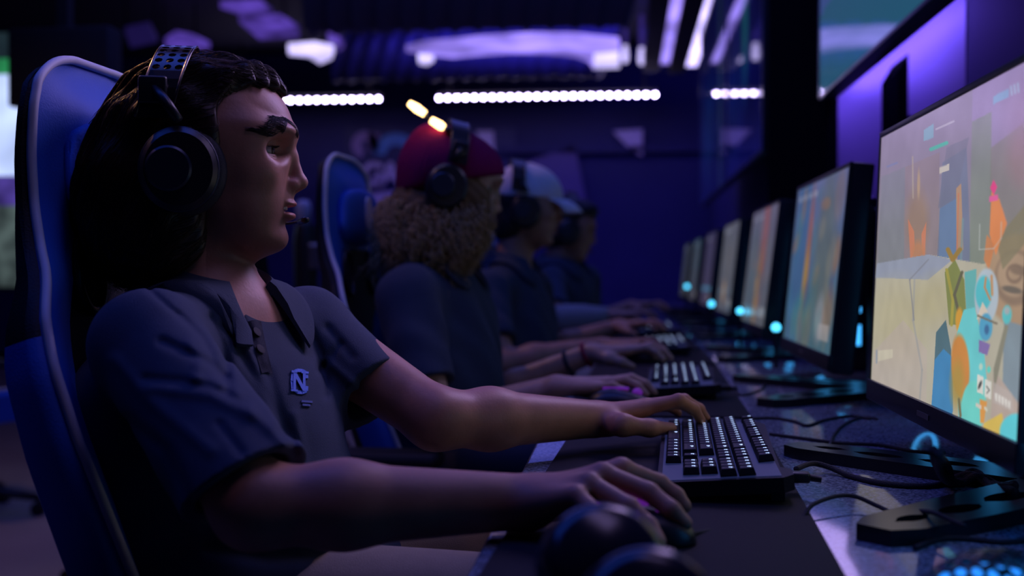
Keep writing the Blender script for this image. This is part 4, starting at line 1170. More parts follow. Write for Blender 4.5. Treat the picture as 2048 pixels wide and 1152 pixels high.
def head_frame(H, az, pitch, roll=0):
    """local +x is where the face looks, +y its left, +z up"""
    Rm = Matrix.Rotation(az, 3, 'Z') @ Matrix.Rotation(pitch, 3, 'Y') @ Matrix.Rotation(roll, 3, 'X')
    return H.copy(), Rm
def add_head(s, H, Rm, open_mouth=True):
    def L(x, y, z): return H + Rm @ Vector((x, y, z))
    Hn = V3(H); Rn = np.array(Rm)
    s.ell(L(0, 0, .045), (.098, .077, .083), Rm, .02)
    Z = np.array([-.112, -.098, -.088, -.078, -.064, -.048, -.030, -.010, .010, .030, .052, .075])
    XF = np.array([.040, .063, .0795, .0835, .0815, .0855, .0885, .0885, .0875, .0870, .0880, .050])
    XB = np.array([.010, .0, -.008, -.012, -.018, -.022, -.026, -.03, -.04, -.05, -.06, -.06])
    NN = np.array([2.0, 2.0, 2.0, 2.0, 2.0, 1.95, 1.9, 1.85, 1.85, 1.85, 1.95, 2.0])
    WW = np.array([.004, .028, .0400, .0475, .0540, .0585, .0615, .0655, .068, .0695, .068, .045])
    X0 = np.full(12, .028); X0[0] = .039; X0[1] = .032
    zd = np.linspace(Z[0], Z[-1], 187); kr = np.exp(-(np.arange(-14, 15) / 6.0) ** 2); kr /= kr.sum()
    XF, XB, WW, X0, NN = (np.convolve(np.pad(np.interp(zd, Z, A), 14, 'edge'), kr, 'valid') for A in (XF, XB, WW, X0, NN))
    Z = zd
    def f(p):
        q = (p - Hn) @ Rn; z = np.clip(q[:, 2], Z[0], Z[-1])
        xf, xb, w, x0, n = (np.interp(z, Z, A) for A in (XF, XB, WW, X0, NN))
        dx = q[:, 0] - x0; X = np.where(dx > 0, xf - x0, x0 - xb)
        X = np.maximum(X, .004); w = np.maximum(w, .004)
        rr = (((np.sqrt(q[:, 1] ** 2 + 9e-5) - .0095) / (w - .0040)).clip(0) ** n + ((np.sqrt(dx ** 2 + 1e-4) - .0100).clip(0) / (X - .0075).clip(.004)) ** n) ** (1 / n)
        d = (rr - 1) * w * .85
        ez = np.maximum(np.maximum(Z[0] - q[:, 2], q[:, 2] - Z[-1]), 0)
        return np.where(ez > 0, np.maximum(d, 0) + ez, np.maximum(d, np.minimum(Z[0] - q[:, 2], 0) * 0 + d))
    s.fun(f, L(.02, 0, -.02), .14, .02)
    for sy in (1, -1):
        s.ell(L(.083, sy * .024, .0475), (.0165, .024, .0075), Rm, .012)           # brow
        s.ell(L(.053, sy * .048, -.002), (.022, .015, .013), Rm, .020)             # cheekbone
        s.ell(L(.090, sy * .0335, .0250), (.0175, .0170, .0115), Rm, .010, 'sub')  # socket
        s.ell(L(.0880, sy * .0460, .0245), (.0240, .0185, .0110), Rm, .012, 'sub')
        s.ell(L(.0640, sy * .0320, .0245), (.0140, .0150, .0142), Rm, .004)       # lids
        s.ell(L(.0755, sy * .0380, .0238), (.0150, .0170, .0048), Rm @ Matrix.Rotation(sy * .5, 3, 'Z'), .0015, 'sub')
    s.cone(L(.0900, 0, .046), L(.0865, 0, .030), .0115, .0080, .010)               # nose
    s.cone(L(.0885, 0, .031), L(.0930, 0, .020), .0078, .0086, .006); s.cone(L(.0930, 0, .020), L(.1010, 0, -.0075), .0086, .0098, .006)
    s.ell(L(.1020, 0, -.0105), (.0118, .0100, .0088), Rm, .006)
    for sy in (1, -1):
        s.ell(L(.0935, sy * .0110, -.0138), (.0105, .0066, .0074), Rm, .005)
        s.ell(L(.0965, sy * .0066, -.0212), (.0058, .0030, .0034), Rm, .003, 'sub')
    s.cone(L(.0900, 0, -.019), L(.0985, 0, -.0165), .0065, .0050, .006)
    s.ell(L(.0860, 0, -.029), (.0105, .020, .012), Rm, .010)                       # upper lip base
    s.ell(L(.0900, 0, -.0360), (.0110, .0240, .0050), Rm, .004)
    s.ell(L(.0885, 0, -.0500), (.0112, .0220, .0060), Rm, .005)
    if open_mouth:
        s.ell(L(.0940, 0, -.0425), (.0175, .0240, .0036), Rm, .0025, 'sub')
    else:
        s.ell(L(.0985, 0, -.0430), (.0050, .0200, .0010), Rm, .003, 'sub')
    s.ell(L(.0720, 0, -.0760), (.0165, .019, .0150), Rm, .016)                      # chin
    for sy in (1, -1):
        s.ell(L(-.004, sy * .073, .000), (.017, .009, .030), Rm @ Matrix.Rotation(.15, 3, 'Y'), .006)   # ears
        s.ell(L(.002, sy * .081, .000), (.008, .006, .016), Rm, .004, 'sub')
    s.cone(L(-.020, 0, -.02), L(-.020, 0, -.085), .054, .047, .02)                   # nape
    return L
def tint_fn(H, Rm, stubble=.0):
    Hn = V3(H); Rn = np.array(Rm)
    def fn(v):
        q = (v - Hn) @ Rn; c = np.ones((len(v), 3))
        lip = np.exp(-(((q[:, 2] + .0435) / .0095) ** 4)) * np.exp(-((q[:, 1] / .022) ** 4)) * (q[:, 0] > .080)
        c *= 1 - lip[:, None] * np.array([.10, .45, .40])
        bd = np.clip((-q[:, 2] - .030) / .02, 0, 1) * np.clip((q[:, 2] + .125) / .02, 0, 1) * (q[:, 0] > .0) * (1 - lip)
        c *= 1 - stubble * bd[:, None] * np.array([.9, 1, 1])
        return c
    return fn
def add_face_parts(body, H, Rm, inv, brow=(0.02, 0.012, 0.008), sdf=None, big=1.0):
    def L(x, y, z): return H + Rm @ Vector((x, y, z))
    for sy in (1, -1):
        e = MB(); e.lathe([(.0127 * math.sin(a), .0127 * math.cos(a)) for a in (PI * i / 16 for i in range(17))], L(.0630, sy * .0320, .0245), Rm, 24)
        eye = e.build('eye', M['eyew'], body, 3); eye.location = -inv
        g = Rm @ Matrix.Rotation(PI / 2 + .06, 3, 'Y')
        c = L(.0630, sy * .0320, .0245)
        prof = [(.0127 * math.sin(a), .0127 * math.cos(a) + .0004) for a in (.50 * i / 6 for i in range(7))]
        MB().lathe(prof[::-1] + [(0.0, .0128)], c, Rm @ Matrix.Rotation(-.26, 3, 'Z') @ Matrix.Rotation(PI / 2 + .06, 3, 'Y'), 20).build('iris', M['iris'], eye, 3)
    if sdf is not None:
        hm = mat('brow_hair', brow, .6)
        rng = random.Random(2)
        for sy in (1, -1):
            mb = MB(); path = [(.100, .009, .0440), (.097, .020, .0500), (.088, .033, .0545), (.070, .047, .0520), (.046, .058, .0430)]
            for k in range(900):
                t = rng.random() * 3.999; i = int(t); fr = t - i
                a, b = Vector(path[i]), Vector(path[i + 1]); p = a.lerp(b, fr); wd = (.0034 + .0018 * math.sin(PI * min(1, t / 3.2)) if i < 3 else .0040 * (1 - fr) + .0006) * big
                p.z += rng.uniform(-wd, wd); p.y *= sy
                d = (b - a).normalized(); d.y *= sy; d.z += .35 * rng.uniform(0, 1)
                p0 = V3(L(*p)); pts = sdf.snap([p0, p0 + .004 * V3(Rm @ d), p0 + .008 * V3(Rm @ d)], .0009, 4)
                pts[2] += (pts[2] - p0) * .05
                mb.tube([Vector(q) for q in pts], [.00036, .00032, .0001], 3)
            mb.build('eyebrow', hm, body, 3).location = -inv
        mb = MB()
        for sy in (1, -1):
            for k in range(26):
                a = -1.25 + 2.5 * k / 25
                p = V3(L(.0762 - .0016 * (a * a) * 3, sy * (.0335 + .0115 * math.sin(a)), .0282 - .0012 * abs(a)))
                d = V3(Rm @ Vector((.0055, sy * .0022 * math.sin(a), .0010)))
                mb.tube([Vector(p), Vector(p + d * .6 + V3(Rm @ Vector((0, 0, -.0006)))), Vector(p + d)], [.0004, .0003, .0001], 4)
        mb.build('eyelashes', hm, body, 3).location = -inv

def hand_local(s, Wp, fwd, up, side, curl=.9, spread=1.0, scale=1.0, lift=0.0):
    """a typing hand; side=+1 when the thumb is on the left of the forward direction"""
    f = fwd.normalized(); u = (up - f * up.dot(f)).normalized(); l = u.cross(f) * side * -1 if False else (u.cross(f)) * side
    def P(a, b, c): return Wp + (f * a + l * b + u * c) * scale
    kn = [(.088, .028, .010), (.092, .008, .013), (.086, -.012, .011), (.076, -.030, .005)]
    for i, k_ in enumerate(kn):
        s.cone(P(.0, .012 - .008 * i, 0), P(*k_), .0155 * scale, .0108 * scale, .012)
    ln = [(.040, .024, .021), (.044, .028, .022), (.041, .026, .021), (.032, .020, .019)]
    for i, (k_, l3) in enumerate(zip(kn, ln)):
        a = .20; p = Vector(k_); pts = [p.copy()]; sp = (.10 - .07 * i) * spread
        for j, (ll, add) in enumerate(zip(l3, (0, curl * .75, curl * .55))):
            a -= add; p = p + Vector((ll * math.cos(a) * math.cos(sp), ll * math.sin(sp) * math.cos(a), ll * math.sin(a))); pts.append(p.copy())
        r = (.0092, .0082, .0074, .0064) if i < 3 else (.0080, .0070, .0064, .0056)
        s.chain([P(*q) for q in pts], [x * scale for x in r], .004)
    s.chain([P(.018, .020, -.002), P(.050, .044, -.008), P(.078, .052, -.014), P(.100, .050, -.022)], [.0165 * scale, .0125 * scale, .0098 * scale, .0078 * scale], .010)
    return [P(*q) for q in kn]

def person(c):
    J = c['J']; H, Rm = head_frame(c['H'], c['az'], c['pitch'], c.get('roll', 0)); fw = c['fw'].normalized()
    up = Vector((0, 0, 1)); lt = up.cross(fw).normalized(); Rt = Matrix((fw, lt, up)).transposed()
    fine = c.get('h', .006)
    # ---------------- body: head, neck, torso, arms, hands, legs in one surface
    s = SDF(); L = add_head(s, H, Rm, c.get('mouth', False))
    NB = J['neck']
    s.cone(L(-.018, 0, -.06), NB, .046, .052, .014)
    s.cone(L(.010, 0, -.080), NB + fw * .016, .032, .040, .010)
    for sd in ('R', 'L'):
        s.cone(NB - up * .03, J['sh' + sd] - up * .005, .042, .044, .04)
        s.cone(J['sh' + sd], J['el' + sd], .046, .035, .03)
        r0, r1 = c.get('forearm', (.040, .025))
        mid = J['el' + sd].lerp(J['wr' + sd], .32)
        s.cone(J['el' + sd], mid, r0 * .95, r0, .02); s.cone(mid, J['wr' + sd], r0, r1, .02)
    s.ell(J['chest'], (.10, .145, .14), Rt, .06); s.ell(J['belly'], (.105, .135, .17), Rt, .06); s.ell(J['hip'], (.12, .155, .12), Rt, .05)
    for sd in ('R', 'L'):
        s.cone(J['hp' + sd], J['kn' + sd], .075, .055, .03); s.cone(J['kn' + sd], J['an' + sd], .050, .036, .02)
        s.cone(J['an' + sd], J['an' + sd] + fw * .13 - up * .04, .032, .022, .02)
        if c.get('hand' + sd): c['hand' + sd](s)
        else:
            d = (c['tip' + sd] - J['wr' + sd])
            hand_local(s, J['wr' + sd], Vector((d.x, d.y, d.z * .3)), up, 1 if sd == 'R' else -1, c.get('curl', .9))
    root = thing('person', c['label'], 'person', (J['hip'].x, J['hip'].y, 0))
    inv = np.array([root.location.x, root.location.y, 0.0])
    allp = np.array([V3(v) for v in J.values()]); lo = allp.min(0) - .30; hi = allp.max(0) + .30
    zc = NB.z - .05
    hb = c.get('hhead', fine)
    Hn = V3(H)
    parts = [s.mesh([Hn[0] - .16, Hn[1] - .16, zc], Hn + .16, hb)]
    B = 16 * hb; zlo = math.floor(zc / B) * B
    zt = math.ceil(zlo / (16 * fine)) * 16 * fine - 1e-6
    zq = .64
    parts.append(s.mesh([lo[0], lo[1], zq], [hi[0], hi[1], zt], fine))
    zm = math.floor(zq / (16 * fine)) * 16 * fine
    hl = .008; parts.append(s.mesh([lo[0], lo[1], 0], [hi[0], hi[1], zm - 1e-6], hl))
    parts = [(v - inv, f) for v, f in parts if len(v)]
    tf = tint_fn(H, Rm, c.get('stubble', 0))
    body = fast_mesh('body', parts, c['skin'], root, attr=lambda v: tf(v + inv))
    # a child frame in world coordinates for everything else
    # ---------------- shirt
    t = SDF()
    ks = .035
    t.ell(J['chest'], c.get('rchest', (.122, .168, .165)), Rt, .06); t.ell(J['belly'], c.get('rbelly', (.128, .158, .185)), Rt, .06); t.ell(J['hip'] + up * .01, (.138, .17, .13), Rt, .05)
    for sd in ('R', 'L'):
        t.cone(NB - up * .035, J['sh' + sd] - up * .004, .050, .056, .05)
        a, e, hm = J['sh' + sd], J['el' + sd], c['hem' + sd]; ax = (hm - a).normalized()
        r0, r1 = c.get('sleeve' + sd, (.060, .055))
        fo = SDF.f_cone(V3(a), V3(hm + ax * .03), r0, r1); pn = c.get('hemn' + sd, ax).normalized(); fi = SDF.f_cone(V3(hm - ax * .09), V3(hm + ax * .10), r1 * .55, r1 * 1.20)
        hn, an = V3(hm), V3(pn)
        def fs(p, fo=fo, fi=fi, hn=hn, an=an, r1=r1): 
            return np.maximum(np.maximum(fo(p), (p - hn) @ an), -(fi(p) + .007))
        t.fun(fs, (a + hm) / 2, (hm - a).length / 2 + r1 + .03, .018)
    for q in c.get('shirt_add', []): t.ell(q[0], q[1], Rt, .05)
    for q in c.get('shirt_cut', []): t.ell(q[0], q[1], Rt, .006, 'sub')
    t.cone(NB - up * .03, NB + up * .10 , .053, .053, .008, 'sub')
    t.disp = c.get('disp'); 
    hs = c.get('hshirt', fine)
    ps = t.mesh([lo[0], lo[1], .50], hi, hs)
    shirt = fast_mesh('shirt', [(ps[0] - inv, ps[1])], c['shirt'], body)
    c['t'] = t; c['s'] = s; c['root'] = root; c['body'] = body; c['L'] = L; c['Rm'] = Rm; c['Hv'] = H; c['inv'] = Vector(inv); c['Rt'] = Rt; c['shirt_o'] = shirt
    # ---------------- collar
    cl = MB(); rows = []
    gap = c.get('gap', .42)
    for i in range(73):
        th = gap + (2 * PI - 2 * gap) * i / 72          # measured from the front
        fr = math.cos(th); d = Rt @ Vector((math.cos(th), math.sin(th), 0))
        frontness = max(0, fr); tl_ = up * (.020 * -fr + c.get('collar_up', .008))
        def C(r, z): return NB + d * r * (1 + .05 * frontness) + up * (z) + tl_ - Vector(inv)
        e = sstep(.40, 0, min(i, 72 - i) / 72) 
        rows.append([C(.058, -.020), C(.058, .012), C(.059, .028), C(.064, .034), C(.071, .028), C(.084, .008), C(.100 + .004 * e, -.012 - .034 * e * e), C(.098 + .004 * e, -.016 - .034 * e * e), C(.080, .0), C(.066, .018)])
    R2 = []
    rows = [r_[:5] + [r_[4].lerp(r_[5], .5)] + [r_[5]] + [r_[5].lerp(r_[6], q_) for q_ in (.33, .66)] + r_[6:] for r_ in rows]
    for rw in rows:
        q = np.array([V3(p_) for p_ in rw]) + inv; o_ = np.array([0, 0, 0, .008, .010, .010, .010, .010, .010, .0085, .0055, .003, .003]); m_ = o_ > 0
        ds = t.disp; t.disp = None; dd = t.ev(q, exact=True) - .003 * (ds is not None); gg = t.grad(q, .004); t.disp = ds; gg /= np.linalg.norm(gg, axis=1)[:, None] + 1e-9
        q = q + gg * (np.maximum(o_ - dd, 0) * m_)[:, None]; R2.append([Vector(p_ - inv) for p_ in q])
    rows = R2; cl.loft(rows, True, True)
    cl.build('collar', c['shirt'], shirt, R(60))
    # ---------------- trousers and shoes
    u = SDF(); u.ell(J['hip'] - up * .01, (.130, .165, .115), Rt, .05)
    for sd in ('R', 'L'):
        u.cone(J['hp' + sd], J['kn' + sd], .088, .068, .03); u.cone(J['kn' + sd], J['an' + sd] + up * .03, .064, .055, .02)
    pt = u.mesh([lo[0], lo[1], 0], [hi[0], hi[1], .80], .008)
    fast_mesh('trousers', [(pt[0] - inv, pt[1])], c['trousers'], body)
    for sd in ('R', 'L'):
        w_ = SDF(); a = J['an' + sd]; g0 = Vector((a.x, a.y, 0))
        w_.cone(g0 - fw * .03 + up * .05, g0 + fw * .05 + up * .05, .045, .042, .02); w_.cone(g0 + fw * .05 + up * .045, g0 + fw * .17 + up * .034, .040, .032, .02)
        w_.box(g0 + fw * .07 + up * .012, (.145, .045, .0115), Rt, .01, .006)
        q = w_.mesh(V3(g0) - .25, V3(g0) + .3, .007)
        fast_mesh('shoe', [(q[0] - inv, q[1])], M['shoe'], body)
    add_face_parts(body, H, Rm, Vector(inv), sdf=s if c.get('brows') else None)
    return c

def strands(c, sdf, mass, n, flow, length, rad, m, name='hair_lock', seed=1, curl=0.0, turns=3, wander=.1, seg=7, keep=None, side=3, off=.0008, droop=0.0, parent=None):
    """fine locks that start on the hair mass and run along it; flow gives directions in the head frame"""
    rng = np.random.RandomState(seed); v, f = mass
    H = V3(c['Hv']); Rn = np.array(c['Rm'])
    q = (v - H) @ Rn
    if keep is not None: v = v[keep(q)]
    P = v[rng.choice(len(v), n)].copy()
    N = seg if not curl else int(7 * turns)
    ln = length * rng.uniform(.5, 1.15, n) / N; wv = rng.randn(n, 3) * wander
    path = []; outs = []
    free = np.zeros(n)
    for j in range(N + 1):
        g = sdf.grad(P, .002); g /= np.linalg.norm(g, axis=1)[:, None] + 1e-9
        path.append(P.copy()); outs.append(g)
        d = flow((P - H) @ Rn) + wv; d = d @ Rn.T
        d -= g * (d * g).sum(1)[:, None] * (.95 if not droop else max(0, .95 - droop * j / N)); d /= np.linalg.norm(d, axis=1)[:, None] + 1e-9
        P = P + d * ln[:, None]
        dist = sdf.ev(P, exact=True); e = np.clip(off * (1 + 2 * j / N) - dist, -.004 if not droop else 0, .006)
        P = P + g * e[:, None]
    path = np.array(path); outs = np.array(outs)
    if curl:
        ph = rng.uniform(0, 6.28, n); cr = curl * rng.uniform(.5, 1.2, n)
        T = np.gradient(path, axis=0); T /= np.linalg.norm(T, axis=2)[..., None] + 1e-9
        S2 = np.cross(outs, T)
        for j in range(N + 1):
            a = ph + turns * 6.28 * j / N; w_ = (cr * (.5 + .5 * j / N))[:, None]
            path[j] += (outs[j] * np.cos(a)[:, None] + S2[j] * np.sin(a)[:, None] + outs[j] * .6) * w_
    path -= V3(c['inv'])
    # three or four sided tubes for all strands in one go
    T = np.gradient(path, axis=0); T /= np.linalg.norm(T, axis=2)[..., None] + 1e-9
    U = outs - T * (outs * T).sum(2)[..., None]; U /= np.linalg.norm(U, axis=2)[..., None] + 1e-9
    W = np.cross(T, U); rr = rad * (1 - .85 * (np.arange(N + 1) / N) ** 2)
    ring = np.stack([path + (U * math.cos(2 * PI * k / side) + W * math.sin(2 * PI * k / side)) * rr[:, None, None] for k in range(side)], 2)   # N+1, n, side, 3
    vs = ring.transpose(1, 0, 2, 3).reshape(-1, 3)
    a = np.arange(n)[:, None, None] * (N + 1) * side + np.arange(N)[None, :, None] * side; k = np.arange(side)[None, None, :]
    F = np.stack([a + k, a + (k + 1) % side, a + side + (k + 1) % side, a + side + k], -1).reshape(-1, 4)
    return fast_mesh(name, [(vs, F)], m, parent or c['body'])

# ------------------------------------------------------------------ headset, worn (built in the head frame)
M['hs_dark'] = mat('headset_black', (0.018, 0.018, 0.022), .35)
M['hs_pad'] = mat('headset_cushion', (0.022, 0.022, 0.028), .6, bump=.3, bscale=500)
M['hs_metal'] = mat('headset_metal', (0.10, 0.09, 0.08), .25, metal=.95)
M['hs_blue'] = mat('headset_rim', (0.02, 0.03, 0.055), .35, metal=.3)
def headset(c, label, cupx=-.004, cupz=.0, bandx=-.035, top=.150, half=.090, perforated=False, mic=True, tilt=-.12):
    t = bpy.data.objects.new('headset', None); COL.objects.link(t); t.empty_display_size = .05
    tag(t, label, 'headset')
    t.matrix_world = Matrix.Translation(c['Hv']) @ c['Rm'].to_4x4()
    for sy in (1, -1):
        A = Matrix.Rotation(-sy * PI / 2, 3, 'X') @ Matrix.Rotation(0, 3, 'Z')
        E = Matrix(((1, 0, 0), (0, 1.10, 0), (0, 0, 1)))
        ctr = (cupx, sy * .073, cupz)
        pad = MB().lathe([(.022, .004), (.030, -.002), (.040, .0), (.0455, .007), (.044, .015), (.036, .019), (.022, .019)], ctr, A @ E, 36).build('ear_cushion', M['hs_pad'], t, 3)
        cup = MB().lathe([(.0, .016), (.041, .016), (.0425, .020), (.0415, .030), (.036, .036), (.0, .0365)], (cupx - .004, sy * .075, cupz), A @ E, 36).build('ear_cup', M['hs_dark'], t, R(35))
        MB().tube([(cupx - .004 + .0405 * math.cos(a), sy * .1035, cupz + .0445 * math.sin(a)) for a in (2 * PI * k / 40 for k in range(40))], .0022, 8, True).build('cup_rim', M['hs_blue'], cup, 3)
        MB().lathe([(.0, .004), (.022, .004), (.0245, .002), (.0245, -.002), (0, -.002)], (cupx - .014, sy * .1135, cupz), A, 32).build('cup_cap', M['hs_blue'], cup, R(35))
        MB().tube([(cupx - .004, sy * .108, cupz + .052), (bandx * .5 + cupx * .5, sy * (half + .014), cupz + .070), (bandx, sy * (half + .004), .085)], [.0055, .0060, .0055], 10).box((bandx, sy * (half + .006), .080), (.030, .008, .030), None, .003).build('yoke', M['hs_dark'], t, 3)
    # arched band
    def arc(s_, w_, r):
        a = PI * s_; z0 = .050
        x = bandx + tilt * (math.sin(a) * .10) + w_
        return Vector((x, -math.cos(a) * (half + .006) * (r), z0 + math.sin(a) * (top - z0) * (1 + (r - 1) * 1.0)))
    NS, NW, bw = 26, 3, .036
    mb = MB(); th = .0022
    for i in range(NS):
        for j in range(NW):
            s0, s1 = i / NS, (i + 1) / NS; w0, w1 = -bw / 2 + bw * j / NW, -bw / 2 + bw * (j + 1) / NW
            def Q(a, b, r=1.0): return arc(s0 + (s1 - s0) * a, w0 + (w1 - w0) * b, r)
            hole = perforated and 5 <= i < NS - 5
            for r, flip in ((1.0, False), (1.0 + th / .1, True)):
                if hole:
                    O = [(0, 0), (.5, 0), (1, 0), (1, .5), (1, 1), (.5, 1), (0, 1), (0, .5)]
                    I = [(.5 + .36 * math.cos(x), .5 + .36 * math.sin(x)) for x in (R(225), R(270), R(315), 0, R(45), R(90), R(135), R(180))]
                    v = [Q(*o_, r) for o_ in O] + [Q(*i_, r) for i_ in I]
                    f = [(k, (k + 1) % 8, 8 + (k + 1) % 8, 8 + k) for k in range(8)]
                    mb.add(v, [tuple(reversed(q)) for q in f] if flip else f)
                    if flip:
                        v = [Q(*i_, 1.0) for i_ in I] + [Q(*i_, r) for i_ in I]; mb.add(v, [(k, (k + 1) % 8, 8 + (k + 1) % 8, 8 + k) for k in range(8)])
                else:
                    mb.add([Q(0, 0, r), Q(1, 0, r), Q(1, 1, r), Q(0, 1, r)], [(3, 2, 1, 0) if flip else (0, 1, 2, 3)])
    for w_ in (-bw / 2, bw / 2):
        mb.tube([arc(i / 40, w_, 1.0 + th / .2) for i in range(41)], .0018, 6)
    mb.build('headband', M['hs_metal'] if perforated else M['hs_dark'], t, 3)
    if perforated:
        ps = MB(); ps.loft([[arc(i / 30, w_, r) - Vector((0, 0, .012)) for w_, r in ((-.012, 1), (.012, 1), (.012, .975), (-.012, .975))] for i in range(4, 27)])
        ps.build('inner_strap', M['hs_pad'], t, 3)
    else:
        ps = MB(); ps.loft([[arc(i / 30, w_, r) for w_, r in ((-.019, .995), (.019, .995), (.017, .93), (-.017, .93))] for i in range(6, 25)])
        ps.build('headband_cushion', M['hs_pad'], t, 3)
    if mic:
        pts = spline([(cupx + .02, .098, cupz - .025), (.045, .088, -.045), (.080, .060, -.056), (.100, .034, -.056), (.106, .018, -.055)], 6)
        MB().tube(pts, .0020, 8).build('microphone_boom', M['hs_dark'], t, 3)
        MB().tube([(.104, .024, -.056), (.110, .012, -.0545), (.113, .004, -.054)], [.0036, .0042, .003], 12).build('microphone_tip', M['hs_dark'], t, 3)
    return t
def cam_dir(r, t):
    """horizontal direction: r to the right of the picture, t away from the camera"""
    d = CM @ Vector((r, 0, -t)); d.z = 0; return d.normalized()
def joints(**k): return {a: at(*b) for a, b in k.items()}
# ================================================================== nearest person
SK1 = skin_mat('skin_near', (0.46, 0.22, 0.14))
J1 = joints(neck=(428, 604, 1.335), shR=(298, 690, 1.165), shL=(612, 662, 1.475), chest=(408, 822, 1.33), belly=(462, 1040, 1.29), hip=(520, 1215, 1.28),
            elR=(508, 1012, .995), wrR=(1060, 1003, 1.035), elL=(872, 838, 1.375), wrL=(1190, 838, 1.52), hpR=(520, 1245, 1.20), hpL=(560, 1200, 1.40))
J1['knR'] = Vector((-.02, 1.17, .615)); J1['anR'] = Vector((-.04, 1.16, .10)); J1['knL'] = Vector((0.0, 1.50, .615)); J1['anL'] = Vector((.02, 1.50, .10))
def handR1(s):
    W = J1['wrR']
    kn = [at(1243, 938, 1.047), at(1205, 948, 1.020), at(1178, 968, .998), at(1152, 992, .978)]
    for i, k_ in enumerate(kn):
        s.cone(W + (kn[i] - kn[1]) * .25, k_, .0170, .0108 if i < 3 else .0095, .014)
    s.chain([kn[0], at(1318, 966, 1.059), at(1352, 991, 1.056), at(1369, 1012, 1.052)], [.0096, .0084, .0077, .0068], .004)
    s.chain([kn[1], at(1298, 985, 1.002), at(1343, 1020, .988), at(1369, 1047, .987)], [.0098, .0088, .0080, .0070], .004)
    s.chain([kn[2], at(1258, 1014, .972), at(1298, 1052, .960), at(1318, 1084, .945)], [.0095, .0084, .0076, .0066], .004)
    s.chain([kn[3], at(1212, 1044, .950), at(1242, 1074, .935), at(1256, 1094, .930)], [.0086, .0074, .0066, .0058], .004)
    s.chain([W + Vector((.03, .01, 0)), at(1150, 985, 1.075), at(1225, 1000, 1.095), at(1280, 1015, 1.09)], [.0175, .0138, .0102, .0078], .010)
def handL1(s):
    W = J1['wrL']
    kn = [at(1288, 818, 1.52), at(1290, 812, 1.548), at(1284, 815, 1.572), at(1272, 822, 1.595)]
    for i, k_ in enumerate(kn):
        s.cone(W + (kn[i] - kn[1]) * .3, k_, .0165, .0112, .013)
    s.chain([kn[0], at(1358, 800, 1.515), at(1388, 818, 1.53), at(1402, 841, 1.545)], [.0100, .0086, .0078, .0066], .004)
    s.chain([kn[1], at(1368, 800, 1.555), at(1398, 818, 1.575), at(1412, 838, 1.59)], [.0100, .0086, .0078, .0068], .004)
    s.chain([kn[2], at(1360, 806, 1.595), at(1384, 818, 1.61), at(1396, 830, 1.625)], [.0096, .0084, .0076, .0066], .004)
    s.chain([kn[3], at(1330, 812, 1.63), at(1348, 818, 1.645), at(1356, 826, 1.655)], [.0086, .0076, .0068, .0060], .004)
    s.chain([W + Vector((.02, -.012, -.004)), at(1245, 850, 1.475), at(1300, 856, 1.485), at(1342, 857, 1.50)], [.0175, .0135, .0104, .0080], .010)
CR = [([(324, 683), (417, 725), (447, 757)], -.0045, 9), ([(360, 632), (407, 678), (446, 752)], -.003, 8), ([(422, 637), (448, 694), (458, 775)], -.005, 10),
      ([(385, 757), (458, 776), (528, 846), (570, 885)], .004, 12), ([(448, 652), (520, 766), (571, 868)], -.0035, 10), ([(484, 663), (510, 735), (551, 848)], .003, 10),
      ([(288, 758), (417, 768), (489, 804)], -.003, 9), ([(300, 775), (420, 790), (500, 830)], .003, 12), ([(438, 848), (482, 905)], -.003, 8), ([(299, 580), (352, 627)], -.003, 6),
      ([(612, 648), (645, 714), (653, 790)], -.005, 9), ([(655, 655), (705, 714)], -.004, 8), ([(680, 690), (640, 740)], -.004, 8), ([(655, 720), (720, 780), (745, 800)], .004, 9),
      ([(535, 740), (560, 820), (590, 900)], -.003, 10), ([(590, 830), (606, 900), (612, 960)], .003, 10), ([(255, 840), (330, 900), (380, 1000)], -.0025, 12), ([(230, 720), (300, 800), (420, 900)], .0025, 14),
      ([(440, 1060), (520, 1082), (640, 1090)], .006, 12), ([(420, 1100), (540, 1120), (700, 1105)], -.004, 12), ([(640, 1152), (680, 1120), (720, 1110)], .005, 12), ([(380, 690), (400, 720), (392, 760)], .003, 12)]
def disp1(p):
    x, y = project_px(p); d = np.zeros(len(p))
    for pts, a, r in CR: d += a * np.exp(-(seg_dist(x, y, pts) / r) ** 2)
    q = p * np.array([1.0, 1.0, .7])
    d += .0012 * np.sin(q[:, 0] * 60 + 3 * np.sin(q[:, 2] * 31)) * np.sin(q[:, 1] * 47 + 2 * np.sin(q[:, 2] * 23))
    return d
H1 = at(418, 345, 1.33)
fw1 = cam_dir(.85, -.53)
P1 = dict(J=J1, H=H1, az=R(16.5), pitch=R(0), fw=fw1, h=.003, hhead=.0014, hshirt=.003, skin=SK1, shirt=M['polo'], trousers=M['khaki'], stubble=.38, mouth=True, brows=True,
          label='nearest person: long dark hair, grey polo shirt, headset, typing and holding a mouse', handR=handR1, handL=handL1, hemR=at(487, 972, 1.018), hemnR=CM @ Vector((.52, -.76, .30)), hemL=at(744, 790, 1.41),
          sleeveR=(.056, .060), sleeveL=(.056, .055), forearm=(.0365, .0245), disp=disp1, gap=.50, rchest=(.122, .168, .122),
          shirt_add=[(at(610, 1190, 1.24), (.075, .13, .062)), (at(560, 1090, 1.26), (.10, .13, .07))],
          shirt_cut=[(at(503, 612, 1.25), (.040, .011, .040))])
person(P1)
